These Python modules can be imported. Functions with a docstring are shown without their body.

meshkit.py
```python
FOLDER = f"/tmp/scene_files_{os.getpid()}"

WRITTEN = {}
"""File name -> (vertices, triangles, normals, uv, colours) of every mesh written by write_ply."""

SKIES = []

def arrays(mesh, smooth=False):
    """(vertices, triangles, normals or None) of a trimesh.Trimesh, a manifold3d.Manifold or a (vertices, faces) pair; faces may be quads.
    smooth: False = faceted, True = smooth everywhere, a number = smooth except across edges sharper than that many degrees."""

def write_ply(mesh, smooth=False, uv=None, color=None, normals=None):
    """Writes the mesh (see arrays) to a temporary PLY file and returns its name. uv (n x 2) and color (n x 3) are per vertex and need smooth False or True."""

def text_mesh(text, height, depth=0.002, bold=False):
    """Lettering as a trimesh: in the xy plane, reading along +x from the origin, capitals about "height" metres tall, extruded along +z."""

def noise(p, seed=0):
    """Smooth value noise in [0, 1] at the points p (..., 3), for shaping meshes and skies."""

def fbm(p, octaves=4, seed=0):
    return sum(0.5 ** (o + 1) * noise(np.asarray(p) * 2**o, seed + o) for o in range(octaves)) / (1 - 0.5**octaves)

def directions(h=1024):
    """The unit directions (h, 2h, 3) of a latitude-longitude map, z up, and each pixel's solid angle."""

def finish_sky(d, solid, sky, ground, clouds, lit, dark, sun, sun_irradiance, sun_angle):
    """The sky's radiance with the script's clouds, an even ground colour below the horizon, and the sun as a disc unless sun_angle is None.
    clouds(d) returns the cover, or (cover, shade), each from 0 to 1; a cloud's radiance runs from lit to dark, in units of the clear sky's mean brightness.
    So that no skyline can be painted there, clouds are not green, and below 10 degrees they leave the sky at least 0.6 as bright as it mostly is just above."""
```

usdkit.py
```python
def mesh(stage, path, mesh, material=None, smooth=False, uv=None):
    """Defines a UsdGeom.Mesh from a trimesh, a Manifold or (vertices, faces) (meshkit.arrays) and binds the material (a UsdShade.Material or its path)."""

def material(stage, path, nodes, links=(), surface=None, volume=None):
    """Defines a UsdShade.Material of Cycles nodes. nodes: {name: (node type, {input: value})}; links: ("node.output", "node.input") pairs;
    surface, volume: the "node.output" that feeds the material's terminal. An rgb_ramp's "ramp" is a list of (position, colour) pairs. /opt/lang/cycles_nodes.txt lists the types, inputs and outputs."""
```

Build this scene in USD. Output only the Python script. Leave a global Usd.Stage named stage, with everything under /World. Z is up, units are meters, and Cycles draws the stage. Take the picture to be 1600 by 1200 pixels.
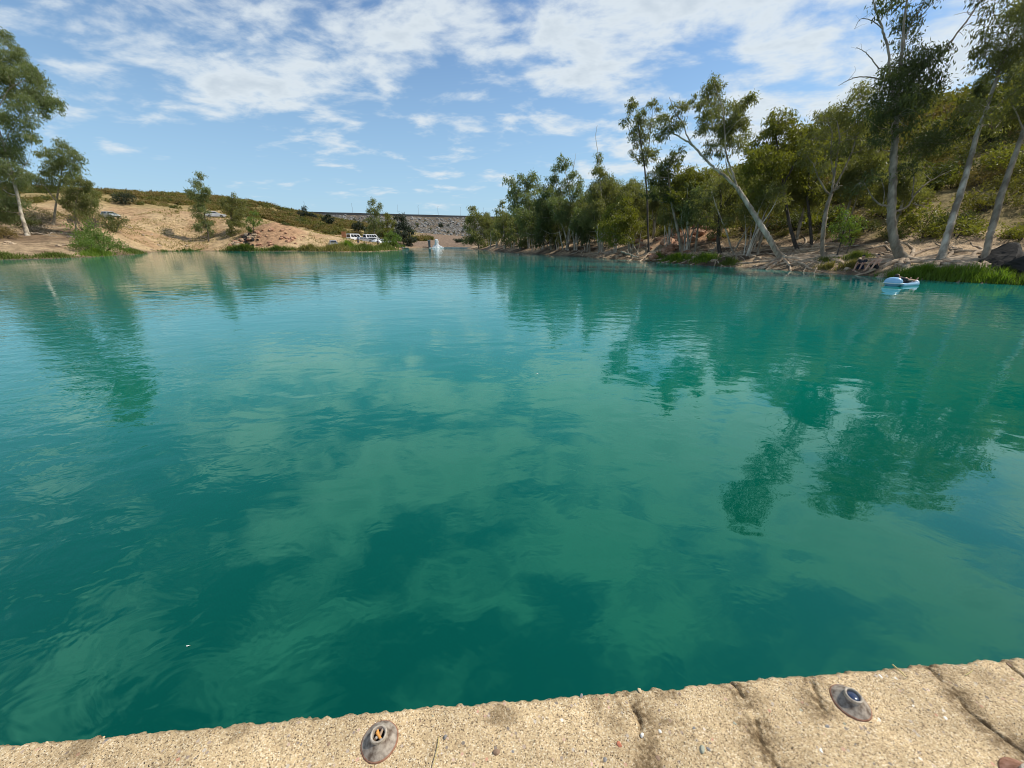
import math, random
import numpy as np
import trimesh, manifold3d, shapely
import usdkit, meshkit
from scipy.interpolate import RBFInterpolator
from scipy.spatial import cKDTree
from pxr import Usd, UsdGeom, UsdLux, UsdShade, Gf, Sdf, Vt

stage = Usd.Stage.CreateInMemory()
UsdGeom.SetStageUpAxis(stage, UsdGeom.Tokens.z)
UsdGeom.SetStageMetersPerUnit(stage, 1.0)
UsdGeom.Xform.Define(stage, '/World')
UsdGeom.Scope.Define(stage, '/World/Looks')
rng = np.random.default_rng(11)

# ------------------------------------------------------------------ camera
PITCH, EYE = 20.4, 2.05
cam = UsdGeom.Camera.Define(stage, '/World/camera')
cam.AddTranslateOp().Set(Gf.Vec3d(0, 0, EYE))
cam.AddRotateXOp().Set(90 - PITCH)
cam.CreateFocalLengthAttr(13.5)
cam.CreateHorizontalApertureAttr(36.0)
cam.CreateVerticalApertureAttr(27.0)
cam.CreateClippingRangeAttr(Gf.Vec2f(0.05, 6000))
cam.CreateExposureAttr(0.0)

# ------------------------------------------------------------------ sun and sky
SUN_AZ, SUN_EL = math.radians(76), math.radians(51)       # azimuth from +y towards +x
sun = UsdLux.DistantLight.Define(stage, '/World/sun')
sun.CreateIntensityAttr(1.25)
sun.CreateAngleAttr(0.53)
sun.CreateColorAttr(Gf.Vec3f(1.0, 0.94, 0.84))
sun.CreateNormalizeAttr(True) if hasattr(sun, 'CreateNormalizeAttr') else None
sd = np.array([math.sin(SUN_AZ) * math.cos(SUN_EL), math.cos(SUN_AZ) * math.cos(SUN_EL), math.sin(SUN_EL)])
zx = sd; xx = np.cross([0, 0, 1.0], zx); xx /= np.linalg.norm(xx); yx = np.cross(zx, xx)
sun.AddTransformOp(opSuffix='aim').Set(Gf.Matrix4d(*[float(q) for r in (xx, yx, zx) for q in (*r, 0)], 0, 0, 60, 1))

dome = UsdLux.DomeLight.Define(stage, '/World/sky')
SKY = 0.15
sky_nodes = {
    'tc': ('texture_coordinate', {}),
    'sky': ('sky_texture', {'sky_type': 'single_scattering', 'sun_disc': False, 'sun_elevation': SUN_EL, 'sun_rotation': SUN_AZ, 'altitude': 200.0, 'air_density': 1.0, 'aerosol_density': 0.25, 'ozone_density': 1.5}),
    'sep': ('separate_xyz', {}),
    'zc': ('math', {'math_type': 'maximum', 'value2': 0.0}),
    'za': ('math', {'math_type': 'add', 'value2': 0.16}),
    'px': ('math', {'math_type': 'divide'}), 'py': ('math', {'math_type': 'divide'}),
    'pl': ('combine_xyz', {'z': 0.0}),
    # broad cover, then the puffs, then the fine wisps
    'big': ('noise_texture', {'dimensions': '3D', 'scale': 0.55, 'detail': 2.0, 'roughness': 0.5}),
    'mpb': ('mapping', {'location': (7.3, 2.1, 0.0), 'scale': (1.0, 1.0, 1.0)}),
    'mpp': ('mapping', {'location': (3.7, 9.2, 4.0), 'rotation': (0.0, 0.0, 0.5), 'scale': (1.0, 1.25, 1.0)}),
    'puf': ('noise_texture', {'dimensions': '3D', 'scale': 3.1, 'detail': 9.0, 'roughness': 0.55, 'distortion': 0.25}),
    'fin': ('noise_texture', {'dimensions': '3D', 'scale': 9.0, 'detail': 6.0, 'roughness': 0.6, 'distortion': 0.2}),
    # more cloud towards the sun's side and overhead, less to the left low down
    'lean': ('vector_math', {'math_type': 'dot_product', 'vector2': (0.6, 0.05, 0.55)}),
    'lean_r': ('map_range', {'from_min': -0.35, 'from_max': 0.55, 'to_min': -0.11, 'to_max': 0.03, 'clamp': True}),
    'low': ('map_range', {'from_min': 0.02, 'from_max': 0.28, 'to_min': -0.18, 'to_max': 0.0, 'clamp': True}),
    's1': ('math', {'math_type': 'multiply_add', 'value2': 0.45}),
    's2': ('math', {'math_type': 'multiply_add', 'value2': 0.86}),
    's3': ('math', {'math_type': 'multiply_add', 'value2': 0.20}),
    's4': ('math', {'math_type': 'add'}), 's5': ('math', {'math_type': 'add'}),
    'high': ('map_range', {'range_type': 'smoothstep', 'from_min': 0.55, 'from_max': 0.82, 'to_min': 0.0, 'to_max': -0.10, 'clamp': True}),
    'cov': ('map_range', {'range_type': 'smoothstep', 'from_min': 0.61, 'from_max': 0.82, 'to_min': 0.0, 'to_max': 0.93, 'clamp': True}),
    'thick': ('map_range', {'from_min': 0.80, 'from_max': 1.0, 'to_min': 0.0, 'to_max': 1.0, 'clamp': True}),
    'ccol': ('mix', {'color1': (5.0, 5.5, 5.85), 'color2': (3.3, 3.9, 4.5)}),
    'haze': ('map_range', {'from_min': 0.0, 'from_max': 0.40, 'to_min': 0.85, 'to_max': 0.0, 'clamp': True}),
    'hz': ('mix', {'color2': (2.35, 3.9, 5.35)}), 'hs': ('hsv', {'hue': 0.5, 'saturation': 1.12, 'value': 0.95}),
    'mixc': ('mix', {}),
    'bg': ('background_shader', {'strength': SKY}),
}
sky_links = [('tc.generated', 'sep.vector'), ('sep.z', 'zc.value1'), ('zc.value', 'za.value1'), ('sep.x', 'px.value1'), ('za.value', 'px.value2'),
             ('sep.y', 'py.value1'), ('za.value', 'py.value2'), ('px.value', 'pl.x'), ('py.value', 'pl.y'),
             ('pl.vector', 'mpb.vector'), ('mpb.vector', 'big.vector'), ('pl.vector', 'mpp.vector'), ('mpp.vector', 'puf.vector'), ('mpp.vector', 'fin.vector'),
             ('tc.generated', 'lean.vector1'), ('lean.value', 'lean_r.value'), ('sep.z', 'low.value'), ('sep.z', 'haze.value'),
             ('big.fac', 's1.value1'), ('lean_r.result', 's1.value3'), ('puf.fac', 's2.value1'), ('s1.value', 's2.value3'),
             ('fin.fac', 's3.value1'), ('s2.value', 's3.value3'), ('s3.value', 's4.value1'), ('low.result', 's4.value2'),
             ('sep.z', 'high.value'), ('high.result', 's5.value2'), ('s4.value', 's5.value1'), ('s5.value', 'cov.value'), ('s5.value', 'thick.value'), ('thick.result', 'ccol.fac'),
             ('sky.color', 'hs.color'), ('hs.color', 'hz.color1'), ('haze.result', 'hz.fac'),
             ('cov.result', 'mixc.fac'), ('hz.color', 'mixc.color1'), ('ccol.color', 'mixc.color2'), ('mixc.color', 'bg.color')]
sky_mat = usdkit.material(stage, '/World/Looks/sky_air', sky_nodes, sky_links, surface='bg.background')
UsdShade.MaterialBindingAPI.Apply(dome.GetPrim()).Bind(sky_mat)

# ------------------------------------------------------------------ helpers
used = {}
def numbered(path):
    if path not in used:
        used[path] = 0
        return path
    used[path] += 1
    return f'{path}_{used[path]:03d}'

def tag(p, label=None, category=None, group=None, kind=None):
    p = p.GetPrim() if hasattr(p, 'GetPrim') else p
    for k, v in (('label', label), ('category', category), ('group', group), ('kind', kind)):
        if v:
            p.SetCustomDataByKey(k, v)
    return p

def obj(name, mesh, m, parent=None, smooth=False, **tags):
    base = str(parent.GetPath()) if parent is not None else '/World'
    path = numbered(base + '/' + name)
    o = usdkit.mesh(stage, path, mesh, M[m] if isinstance(m, str) else m, smooth)
    tag(o, **tags)
    return o.GetPrim()

def thing(name, label, category, loc=(0, 0, 0), rz=0.0, group=None, scale=None, kind=None):
    x = UsdGeom.Xform.Define(stage, numbered('/World/' + name))
    x.AddTranslateOp().Set(Gf.Vec3d(*map(float, loc)))
    if rz: x.AddRotateZOp().Set(float(math.degrees(rz)))
    if scale is not None: x.AddScaleOp().Set(Gf.Vec3f(*([float(scale)] * 3 if np.ndim(scale) == 0 else map(float, scale))))
    return tag(x, label, category, group, kind)

def dup(root, loc, rz=0.0, scale=None, label=None, group=None):
    was = root.GetCustomData()
    name = str(root.GetPath()).split('/')[-1]
    while name[-4:-3] == '_' and name[-3:].isdigit(): name = name[:-4]
    x = UsdGeom.Xform.Define(stage, numbered('/World/' + name))
    p = x.GetPrim()
    p.GetReferences().AddInternalReference(root.GetPath())
    p.SetInstanceable(True)
    x.ClearXformOpOrder()
    x.AddTranslateOp(opSuffix='at').Set(Gf.Vec3d(*map(float, loc)))
    x.AddRotateZOp(opSuffix='turn').Set(float(math.degrees(rz)))
    if scale is not None: x.AddScaleOp(opSuffix='size').Set(Gf.Vec3f(*([float(scale)] * 3 if np.ndim(scale) == 0 else map(float, scale))))
    tag(p, label or was.get('label'), was.get('category'), group or was.get('group'))
    return p

def primvar(prim, name, values, kind='color'):
    t = Sdf.ValueTypeNames.Color3fArray if kind == 'color' else Sdf.ValueTypeNames.FloatArray
    pv = UsdGeom.PrimvarsAPI(prim).CreatePrimvar(name, t, 'vertex')
    pv.Set(Vt.Vec3fArray.FromNumpy(np.asarray(values, np.float32)) if kind == 'color' else Vt.FloatArray.FromNumpy(np.asarray(values, np.float32)))

def fbm2(x, y, s, octs=4, seed=0):
    return meshkit.fbm(np.stack([x * s, y * s, np.zeros_like(x) + 0.37], -1), octs, seed) - 0.5

def sstep(a, b, x):
    t = np.clip((x - a) / (b - a), 0, 1)
    return t * t * (3 - 2 * t)

def cat(ms):
    """(vertices, triangles) of many (vertices, triangles)."""
    V, Fc, n = [], [], 0
    for v, f in ms:
        V.append(v); Fc.append(np.asarray(f) + n); n += len(v)
    return np.vstack(V), np.vstack(Fc)

def tube(pts, rad, sides=7, rough=0.0, seed=0):
    p = np.asarray(pts, float)
    r = np.broadcast_to(np.asarray(rad, float), (len(p),)).copy()
    t = np.gradient(p, axis=0)
    t /= np.linalg.norm(t, axis=1, keepdims=True) + 1e-12
    a = np.cross(t, np.where(np.abs(t[:, 2:]) < 0.9, [0, 0, 1.0], [1.0, 0, 0]))
    for i in range(1, len(p)):                     # keep the frame from turning
        q = a[i - 1] - t[i] * (a[i - 1] @ t[i])
        a[i] = q if np.linalg.norm(q) > 1e-6 else a[i]
        a[i] /= np.linalg.norm(a[i]) + 1e-12
    a[0] /= np.linalg.norm(a[0]) + 1e-12
    b = np.cross(t, a)
    ang = np.arange(sides) * 2 * np.pi / sides
    R = r[:, None] * np.ones(sides)
    if rough:
        R = R * (1 + rough * np.random.default_rng(seed).normal(size=R.shape))
    v = p[:, None] + R[..., None] * (np.cos(ang)[None, :, None] * a[:, None] + np.sin(ang)[None, :, None] * b[:, None])
    n = len(p)
    i, j = np.meshgrid(np.arange(n - 1), np.arange(sides), indexing='ij')
    q = np.stack([i * sides + j, i * sides + (j + 1) % sides, (i + 1) * sides + (j + 1) % sides, (i + 1) * sides + j], -1).reshape(-1, 4)
    f = np.vstack([q[:, [0, 1, 2]], q[:, [0, 2, 3]]])
    v = np.vstack([v.reshape(-1, 3), p[:1], p[-1:]])
    k = np.arange(sides)
    f = np.vstack([f, np.stack([(k + 1) % sides, k, np.full(sides, n * sides)], 1),
                   np.stack([(n - 1) * sides + k, (n - 1) * sides + (k + 1) % sides, np.full(sides, n * sides + 1)], 1)])
    return v, f

def spline(pts, n):
    """Catmull-Rom through pts (any columns), n samples."""
    p = np.asarray(pts, float)
    if len(p) == 2:
        return p[0] + (p[1] - p[0]) * np.linspace(0, 1, n)[:, None]
    q = np.vstack([2 * p[0] - p[1], p, 2 * p[-1] - p[-2]])
    u = np.linspace(0, len(p) - 1 - 1e-9, n)
    i = u.astype(int); t = (u - i)[:, None]
    a, b, c, d = q[i], q[i + 1], q[i + 2], q[i + 3]
    return 0.5 * (2 * b + (c - a) * t + (2 * a - 5 * b + 4 * c - d) * t**2 + (3 * b - a - 3 * c + d) * t**3)

# ------------------------------------------------------------------ materials
M = {}
def mat(name, nodes, links=(), surface='p.BSDF', volume=None):
    M[name] = usdkit.material(stage, '/World/Looks/' + name, nodes, links, surface, volume)
    return M[name]

def plain(name, color, rough=0.6, **kw):
    return mat(name, {'p': ('principled_bsdf', {'base_color': color, 'roughness': rough, **kw})})

def noisy(name, c1, c2, scale, rough=0.8, bump=0.0, detail=5.0, stretch=(1, 1, 1), spec=0.3, lo=0.35, hi=0.65, dist=0.02):
    n = {'g': ('texture_coordinate', {}), 'm': ('mapping', {'scale': stretch}), 'n': ('noise_texture', {'scale': scale, 'detail': detail, 'roughness': 0.6}),
         'r': ('rgb_ramp', {'ramp': [(0, c1), (lo, c1), (hi, c2), (1, c2)]}), 'p': ('principled_bsdf', {'roughness': rough, 'specular_ior_level': spec})}
    l = [('g.object', 'm.vector'), ('m.vector', 'n.vector'), ('n.fac', 'r.fac'), ('r.color', 'p.base_color')]
    if bump:
        n['b'] = ('bump', {'strength': bump, 'distance': dist}); l += [('n.fac', 'b.height'), ('b.normal', 'p.normal')]
    return mat(name, n, l)

def leafy(name, dark, light, trans=0.35, gloss=0.45):
    """Leaves: each its own tone between dark and light, letting some light through."""
    return mat(name, {
        'g': ('geometry', {}), 'r': ('rgb_ramp', {'ramp': [(0, dark), (0.6, tuple(0.5 * (a + b) for a, b in zip(dark, light))), (1, light)]}),
        'p': ('principled_bsdf', {'roughness': gloss, 'specular_ior_level': 0.35}), 't': ('translucent_bsdf', {}),
        'tc': ('mix', {'mix_type': 'multiply', 'fac': 1.0, 'color2': (1.25, 1.35, 0.55)}), 'x': ('mix_closure', {'fac': trans})},
        [('g.random_per_island', 'r.fac'), ('r.color', 'p.base_color'), ('r.color', 'tc.color1'), ('tc.color', 't.color'), ('p.BSDF', 'x.closure1'), ('t.BSDF', 'x.closure2')], surface='x.closure')

leafy('leaf_gum', (0.18, 0.18, 0.068), (0.52, 0.48, 0.22), 0.5)
leafy('leaf_gum_dark', (0.085, 0.1, 0.034), (0.28, 0.28, 0.105), 0.45)
leafy('leaf_gum_grey', (0.17, 0.195, 0.085), (0.47, 0.475, 0.27), 0.47)
leafy('leaf_olive', (0.17, 0.17, 0.032), (0.43, 0.38, 0.085), 0.5)
leafy('leaf_yellow', (0.17, 0.17, 0.025), (0.36, 0.32, 0.07), 0.45)
leafy('leaf_bright', (0.13, 0.19, 0.04), (0.3, 0.36, 0.1), 0.45)
leafy('leaf_far_dark', (0.03, 0.042, 0.022), (0.085, 0.1, 0.05), 0.3)
leafy('scrub_olive', (0.16, 0.145, 0.036), (0.38, 0.32, 0.105), 0.35, 0.7)
leafy('scrub_green', (0.085, 0.098, 0.026), (0.23, 0.22, 0.065), 0.3, 0.7)
leafy('scrub_brown', (0.2, 0.145, 0.055), (0.42, 0.31, 0.13), 0.3, 0.8)
leafy('scrub_grey', (0.1, 0.09, 0.07), (0.24, 0.21, 0.17), 0.15, 0.8)
leafy('grass_green', (0.14, 0.21, 0.028), (0.34, 0.40, 0.09), 0.45, 0.6)
leafy('grass_straw', (0.22, 0.19, 0.06), (0.5, 0.42, 0.2), 0.3, 0.7)
leafy('grass_mixed', (0.12, 0.15, 0.03), (0.36, 0.34, 0.11), 0.3, 0.7)
noisy('bark_slim', (0.24, 0.2, 0.15), (0.62, 0.56, 0.46), 2.2, 0.8, 0.4, stretch=(1, 1, 0.3))
noisy('bark_pale', (0.17, 0.135, 0.095), (0.5, 0.435, 0.335), 1.6, 0.8, 0.4, stretch=(1, 1, 0.35), lo=0.4, hi=0.62)
noisy('bark_grey', (0.12, 0.094, 0.064), (0.32, 0.265, 0.19), 2.2, 0.85, 0.5, stretch=(1, 1, 0.35))
noisy('bark_dark', (0.035, 0.028, 0.022), (0.1, 0.08, 0.062), 3.0, 0.9, 0.5, stretch=(1, 1, 0.4))
noisy('dead_wood', (0.22, 0.17, 0.12), (0.48, 0.4, 0.31), 4.0, 0.85, 0.4, stretch=(1, 1, 0.5))
noisy('root_wood', (0.18, 0.125, 0.08), (0.5, 0.39, 0.27), 2.5, 0.9, 0.5)
noisy('stone_tan', (0.22, 0.155, 0.1), (0.5, 0.39, 0.27), 1.8, 0.9, 0.8, dist=0.08)
noisy('stone_red', (0.2, 0.1, 0.06), (0.46, 0.27, 0.17), 1.4, 0.9, 0.8, dist=0.1)
noisy('stone_dark', (0.008, 0.007, 0.006), (0.028, 0.024, 0.02), 1.4, 0.85, 0.6, dist=0.1)
noisy('stone_grey', (0.11, 0.11, 0.105), (0.3, 0.29, 0.27), 0.8, 0.9, 0.6, dist=0.2)

# ground: the soil's own colour from the mesh, broken up by stones, litter and grain
mat('ground_soil', {
    'a': ('attribute', {'attribute': 'soil'}), 'g': ('geometry', {}),
    'n1': ('noise_texture', {'scale': 1.3, 'detail': 8.0, 'roughness': 0.68}), 'n2': ('noise_texture', {'scale': 11.0, 'detail': 6.0, 'roughness': 0.7}),
    'v': ('voronoi_texture', {'scale': 3.5}),
    'r1': ('map_range', {'from_min': 0.34, 'from_max': 0.66, 'to_min': 0.52, 'to_max': 1.3, 'clamp': True}),
    'r2': ('map_range', {'from_min': 0.3, 'from_max': 0.7, 'to_min': 0.7, 'to_max': 1.25, 'clamp': True}),
    'k': ('math', {'math_type': 'multiply'}), 'sc': ('vector_math', {'math_type': 'scale'}),
    'h': ('math', {'math_type': 'add'}), 'b': ('bump', {'strength': 0.8, 'distance': 0.25}),
    'p': ('principled_bsdf', {'roughness': 0.95, 'specular_ior_level': 0.15})},
    [('g.position', 'n1.vector'), ('g.position', 'n2.vector'), ('n1.fac', 'r1.value'), ('n2.fac', 'r2.value'), ('r1.result', 'k.value1'), ('r2.result', 'k.value2'),
     ('a.color', 'sc.vector1'), ('k.value', 'sc.scale'), ('sc.vector', 'p.base_color'), ('n1.fac', 'h.value1'), ('n2.fac', 'h.value2'), ('h.value', 'b.height'), ('b.normal', 'p.normal')])

# water: turquoise, clouded by silt, under a rippled surface
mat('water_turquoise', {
    'g': ('geometry', {}),
    'm1': ('mapping', {'scale': (0.9, 1.5, 1.0), 'rotation': (0, 0, 0.25)}), 'm2': ('mapping', {'scale': (1.0, 1.35, 1.0), 'rotation': (0, 0, -0.35)}),
    'n1': ('noise_texture', {'scale': 0.75, 'detail': 2.0, 'roughness': 0.5, 'distortion': 0.6}),
    'n2': ('noise_texture', {'scale': 2.6, 'detail': 3.0, 'roughness': 0.55, 'distortion': 0.4}),
    'n3': ('noise_texture', {'scale': 0.07, 'detail': 3.0, 'roughness': 0.6}),
    'w': ('map_range', {'from_min': 0.42, 'from_max': 0.62, 'to_min': 0.12, 'to_max': 1.0, 'clamp': True}),
    'a1': ('math', {'math_type': 'multiply', 'value2': 0.014}), 'a2': ('math', {'math_type': 'multiply', 'value2': 0.015}),
    'a3': ('math', {'math_type': 'multiply'}), 's': ('math', {'math_type': 'add'}),
    'b': ('bump', {'strength': 1.0, 'distance': 1.0, 'filter_width': 0.02}),
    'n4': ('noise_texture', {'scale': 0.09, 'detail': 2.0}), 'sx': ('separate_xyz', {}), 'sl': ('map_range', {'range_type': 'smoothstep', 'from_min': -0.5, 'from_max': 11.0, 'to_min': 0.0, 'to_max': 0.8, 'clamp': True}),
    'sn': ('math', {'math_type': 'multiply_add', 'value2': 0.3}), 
    'c': ('rgb_ramp', {'ramp': [(0, (0.0, 0.036, 0.020)), (0.15, (0.0, 0.043, 0.025)), (0.55, (0.0, 0.118, 0.082)), (1, (0.003, 0.145, 0.12))]}),  # darker near the causeway: weaker sky reflection painted into the body colour
    'p': ('principled_bsdf', {'roughness': 0.015, 'ior': 2.0, 'specular_ior_level': 0.5, 'specular_tint': (0.14, 1.0, 0.66)})},
    [('g.position', 'm1.vector'), ('g.position', 'm2.vector'), ('m1.vector', 'n1.vector'), ('m2.vector', 'n2.vector'), ('g.position', 'n3.vector'), ('n3.fac', 'w.value'),
     ('n1.fac', 'a1.value1'), ('n2.fac', 'a2.value1'), ('a2.value', 'a3.value1'), ('w.result', 'a3.value2'), ('a1.value', 's.value1'), ('a3.value', 's.value2'),
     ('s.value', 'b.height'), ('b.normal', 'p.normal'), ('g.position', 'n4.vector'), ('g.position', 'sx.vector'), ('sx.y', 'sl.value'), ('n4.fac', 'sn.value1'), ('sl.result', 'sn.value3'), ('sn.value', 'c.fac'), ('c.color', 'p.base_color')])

# exposed-aggregate concrete
mat('aggregate_concrete', {
    'g': ('geometry', {}), 'st': ('attribute', {'attribute': 'stain'}),
    'v1': ('voronoi_texture', {'scale': 300.0, 'randomness': 1.0}), 'v2': ('voronoi_texture', {'scale': 75.0}), 'v3': ('voronoi_texture', {'scale': 340.0}),
    'n': ('noise_texture', {'scale': 5.0, 'detail': 6.0, 'roughness': 0.65}),
    's1': ('separate_color', {}), 's2': ('separate_color', {}), 's3': ('separate_color', {}),
    'r1': ('rgb_ramp', {'ramp': [(0, (0.11, 0.078, 0.046)), (0.06, (0.23, 0.162, 0.092)), (0.22, (0.44, 0.32, 0.18)), (0.6, (0.53, 0.39, 0.215)), (0.85, (0.62, 0.48, 0.285)), (1, (0.73, 0.63, 0.46))]}),
    'r2': ('rgb_ramp', {'ramp': [(0, (0.2, 0.17, 0.14)), (0.35, (0.42, 0.32, 0.24)), (0.7, (0.5, 0.43, 0.34)), (0.93, (0.55, 0.28, 0.18)), (1, (0.75, 0.7, 0.6))]}),
    'is': ('math', {'math_type': 'greater_than', 'value2': 0.93}), 'in': ('math', {'math_type': 'less_than', 'value2': 0.42}), 'peb': ('math', {'math_type': 'multiply'}),
    'mx': ('mix', {}), 'pit': ('math', {'math_type': 'greater_than', 'value2': 0.975}), 'pm': ('mix', {'color2': (0.05, 0.035, 0.025)}), 
    'nr': ('map_range', {'from_min': 0.3, 'from_max': 0.7, 'to_min': 0.75, 'to_max': 1.15, 'clamp': True}), 'sc': ('vector_math', {'math_type': 'scale'}),
    'stm': ('mix', {'color2': (0.12, 0.078, 0.036)}), 'ns': ('noise_texture', {'scale': 70.0, 'detail': 5.0, 'roughness': 0.7}), 'nm': ('map_range', {'from_min': 0.38, 'from_max': 0.6, 'to_min': 0.5, 'to_max': 1.3, 'clamp': False}), 'nk': ('math', {'math_type': 'multiply', 'use_clamp': True}),
    'hb': ('math', {'math_type': 'multiply_add', 'value2': -1.0, 'value3': 1.0}), 'b': ('bump', {'strength': 0.45, 'distance': 0.003}),
    'p': ('principled_bsdf', {'roughness': 0.85, 'specular_ior_level': 0.3})},
    [('g.position', 'v1.vector'), ('g.position', 'v2.vector'), ('g.position', 'v3.vector'), ('g.position', 'n.vector'), ('v1.color', 's1.color'), ('v2.color', 's2.color'), ('v3.color', 's3.color'),
     ('s1.r', 'r1.fac'), ('s2.g', 'r2.fac'), ('s2.r', 'is.value1'), ('v2.distance', 'in.value1'), ('is.value', 'peb.value1'), ('in.value', 'peb.value2'),
     ('peb.value', 'mx.fac'), ('r1.color', 'mx.color1'), ('r2.color', 'mx.color2'), ('s3.r', 'pit.value1'), ('pit.value', 'pm.fac'), ('mx.color', 'pm.color1'),
     ('n.fac', 'nr.value'), ('pm.color', 'sc.vector1'), ('nr.result', 'sc.scale'), ('g.position', 'ns.vector'), ('ns.fac', 'nm.value'), ('nm.result', 'nk.value1'), ('st.fac', 'nk.value2'), ('nk.value', 'stm.fac'), ('sc.vector', 'stm.color1'), ('stm.color', 'p.base_color'),
     ('v1.distance', 'hb.value1'), ('hb.value', 'b.height'), ('b.normal', 'p.normal')])
# ------------------------------------------------------------------ terrain
SHORE = [(-62, -60), (-62, 20), (-60.0, 47.3), (-57.5, 49.0), (-57.2, 53.9), (-60.1, 63.4), (-66, 74), (-72.1, 81), (-73.5, 87), (-71.2, 91.7), (-65, 90), (-58.7, 88.8), (-50.4, 88.8), (-42, 86), (-33.8, 82.4),
         (-29.5, 84.5), (-27.6, 89), (-27.1, 98.3), (-30, 112), (-33, 124.9), (-25.7, 131), (-14.7, 125), (-7, 100), (0, 76.4), (5.2, 65.5), (9.1, 57.2), (13.1, 47.3), (16, 40.3), (17.2, 36), (18.4, 33.3), (19.8, 31),
         (22, 25.6), (22.8, 23.3), (23.6, 21.4), (25.1, 20.1), (25.3, 19.5), (26.5, 10), (28, -60)]
LAKE = shapely.Polygon(SHORE)
RING = shapely.LineString(SHORE)
ANCH = np.array([(-76.0,64.5,3.3),(-66.7,61.9,2.2),(-112.5,81.8,7.0),(-157.5,100.0,12.9),(-84.0,78.2,5.6),(-113.7,116.7,14.7),(-112.9,123.3,12.6),(-156.8,182.5,19.8),(-155.8,188.2,20.6),(-145.8,193.5,20.6),(-131.2,193.0,19.2),(-113.3,187.1,17.4),(-96.2,180.4,13.9),(-80.0,173.5,9.5),(-67.2,167.2,6.9),(-51.7,166.2,4.2),(-98.0,106.9,8.3),(-90.0,109.2,8.7),(-79.5,112.0,7.8),(-70.2,112.9,7.2),(-58.9,103.0,6.6),(-59.5,99.1,5.2),(-54.8,101.1,4.6),(-70.4,137.3,4.0),(-57.4,144.8,4.1),(-51.0,128.2,2.0),(-47,127,1.7),(-54,130,2.5),(-43.9,100.8,0.5),(-49.0,97.7,0.9),(-42.7,130.3,1.6),(-34.8,100.8,0.6),(-40.0,159.9,1.8),(-80.0,102.7,2.8),(-82.5,96.4,3.0),(-65.2,98.4,2.9),
    (-44,176,2.3),(-19,186.8,2.3),(-24,150,1.4),(-16,160,1.6),(-66,95,1.2),(-58,94,1.0),(-75,97,1.6),(-110,60,6.5),(-90,30,3.5),(-100,0,5),(-75,10,2),(-75,-40,2),(-140,20,9),(-200,-60,14),(-250,80,20),(-230,160,24),(-210,230,22),(-150,260,16),(-120,210,14),(-300,300,25),(-60,150,3.6),(-36,115,1.2),(-68,55,1.6),(-66,47,1.4),(-73,73,3.4),(-85,88,5.2)], float)
zero = np.array([(x, y, 0.0) for x, y in SHORE if x < -20 and y < 126][:])
rbf = RBFInterpolator(np.vstack([ANCH, zero])[:, :2], np.concatenate([ANCH[:, 2], zero[:, 2]]), kernel='linear', smoothing=0.0)
RD = [0, 1.0, 2.2, 4, 6.5, 9, 12, 16, 30, 45, 60, 90, 160, 400]
RZ = [0, .45, .75, 1.05, 1.55, 2.3, 3.4, 5.1, 11.4, 17.8, 21.5, 24, 27, 27]

def shore_d(x, y):
    """Distance to the shoreline, positive on land."""
    pts = shapely.points(np.ravel(x), np.ravel(y))
    d = shapely.distance(RING, pts)
    return np.where(shapely.contains(LAKE, pts), -d, d).reshape(np.shape(x))

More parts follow.
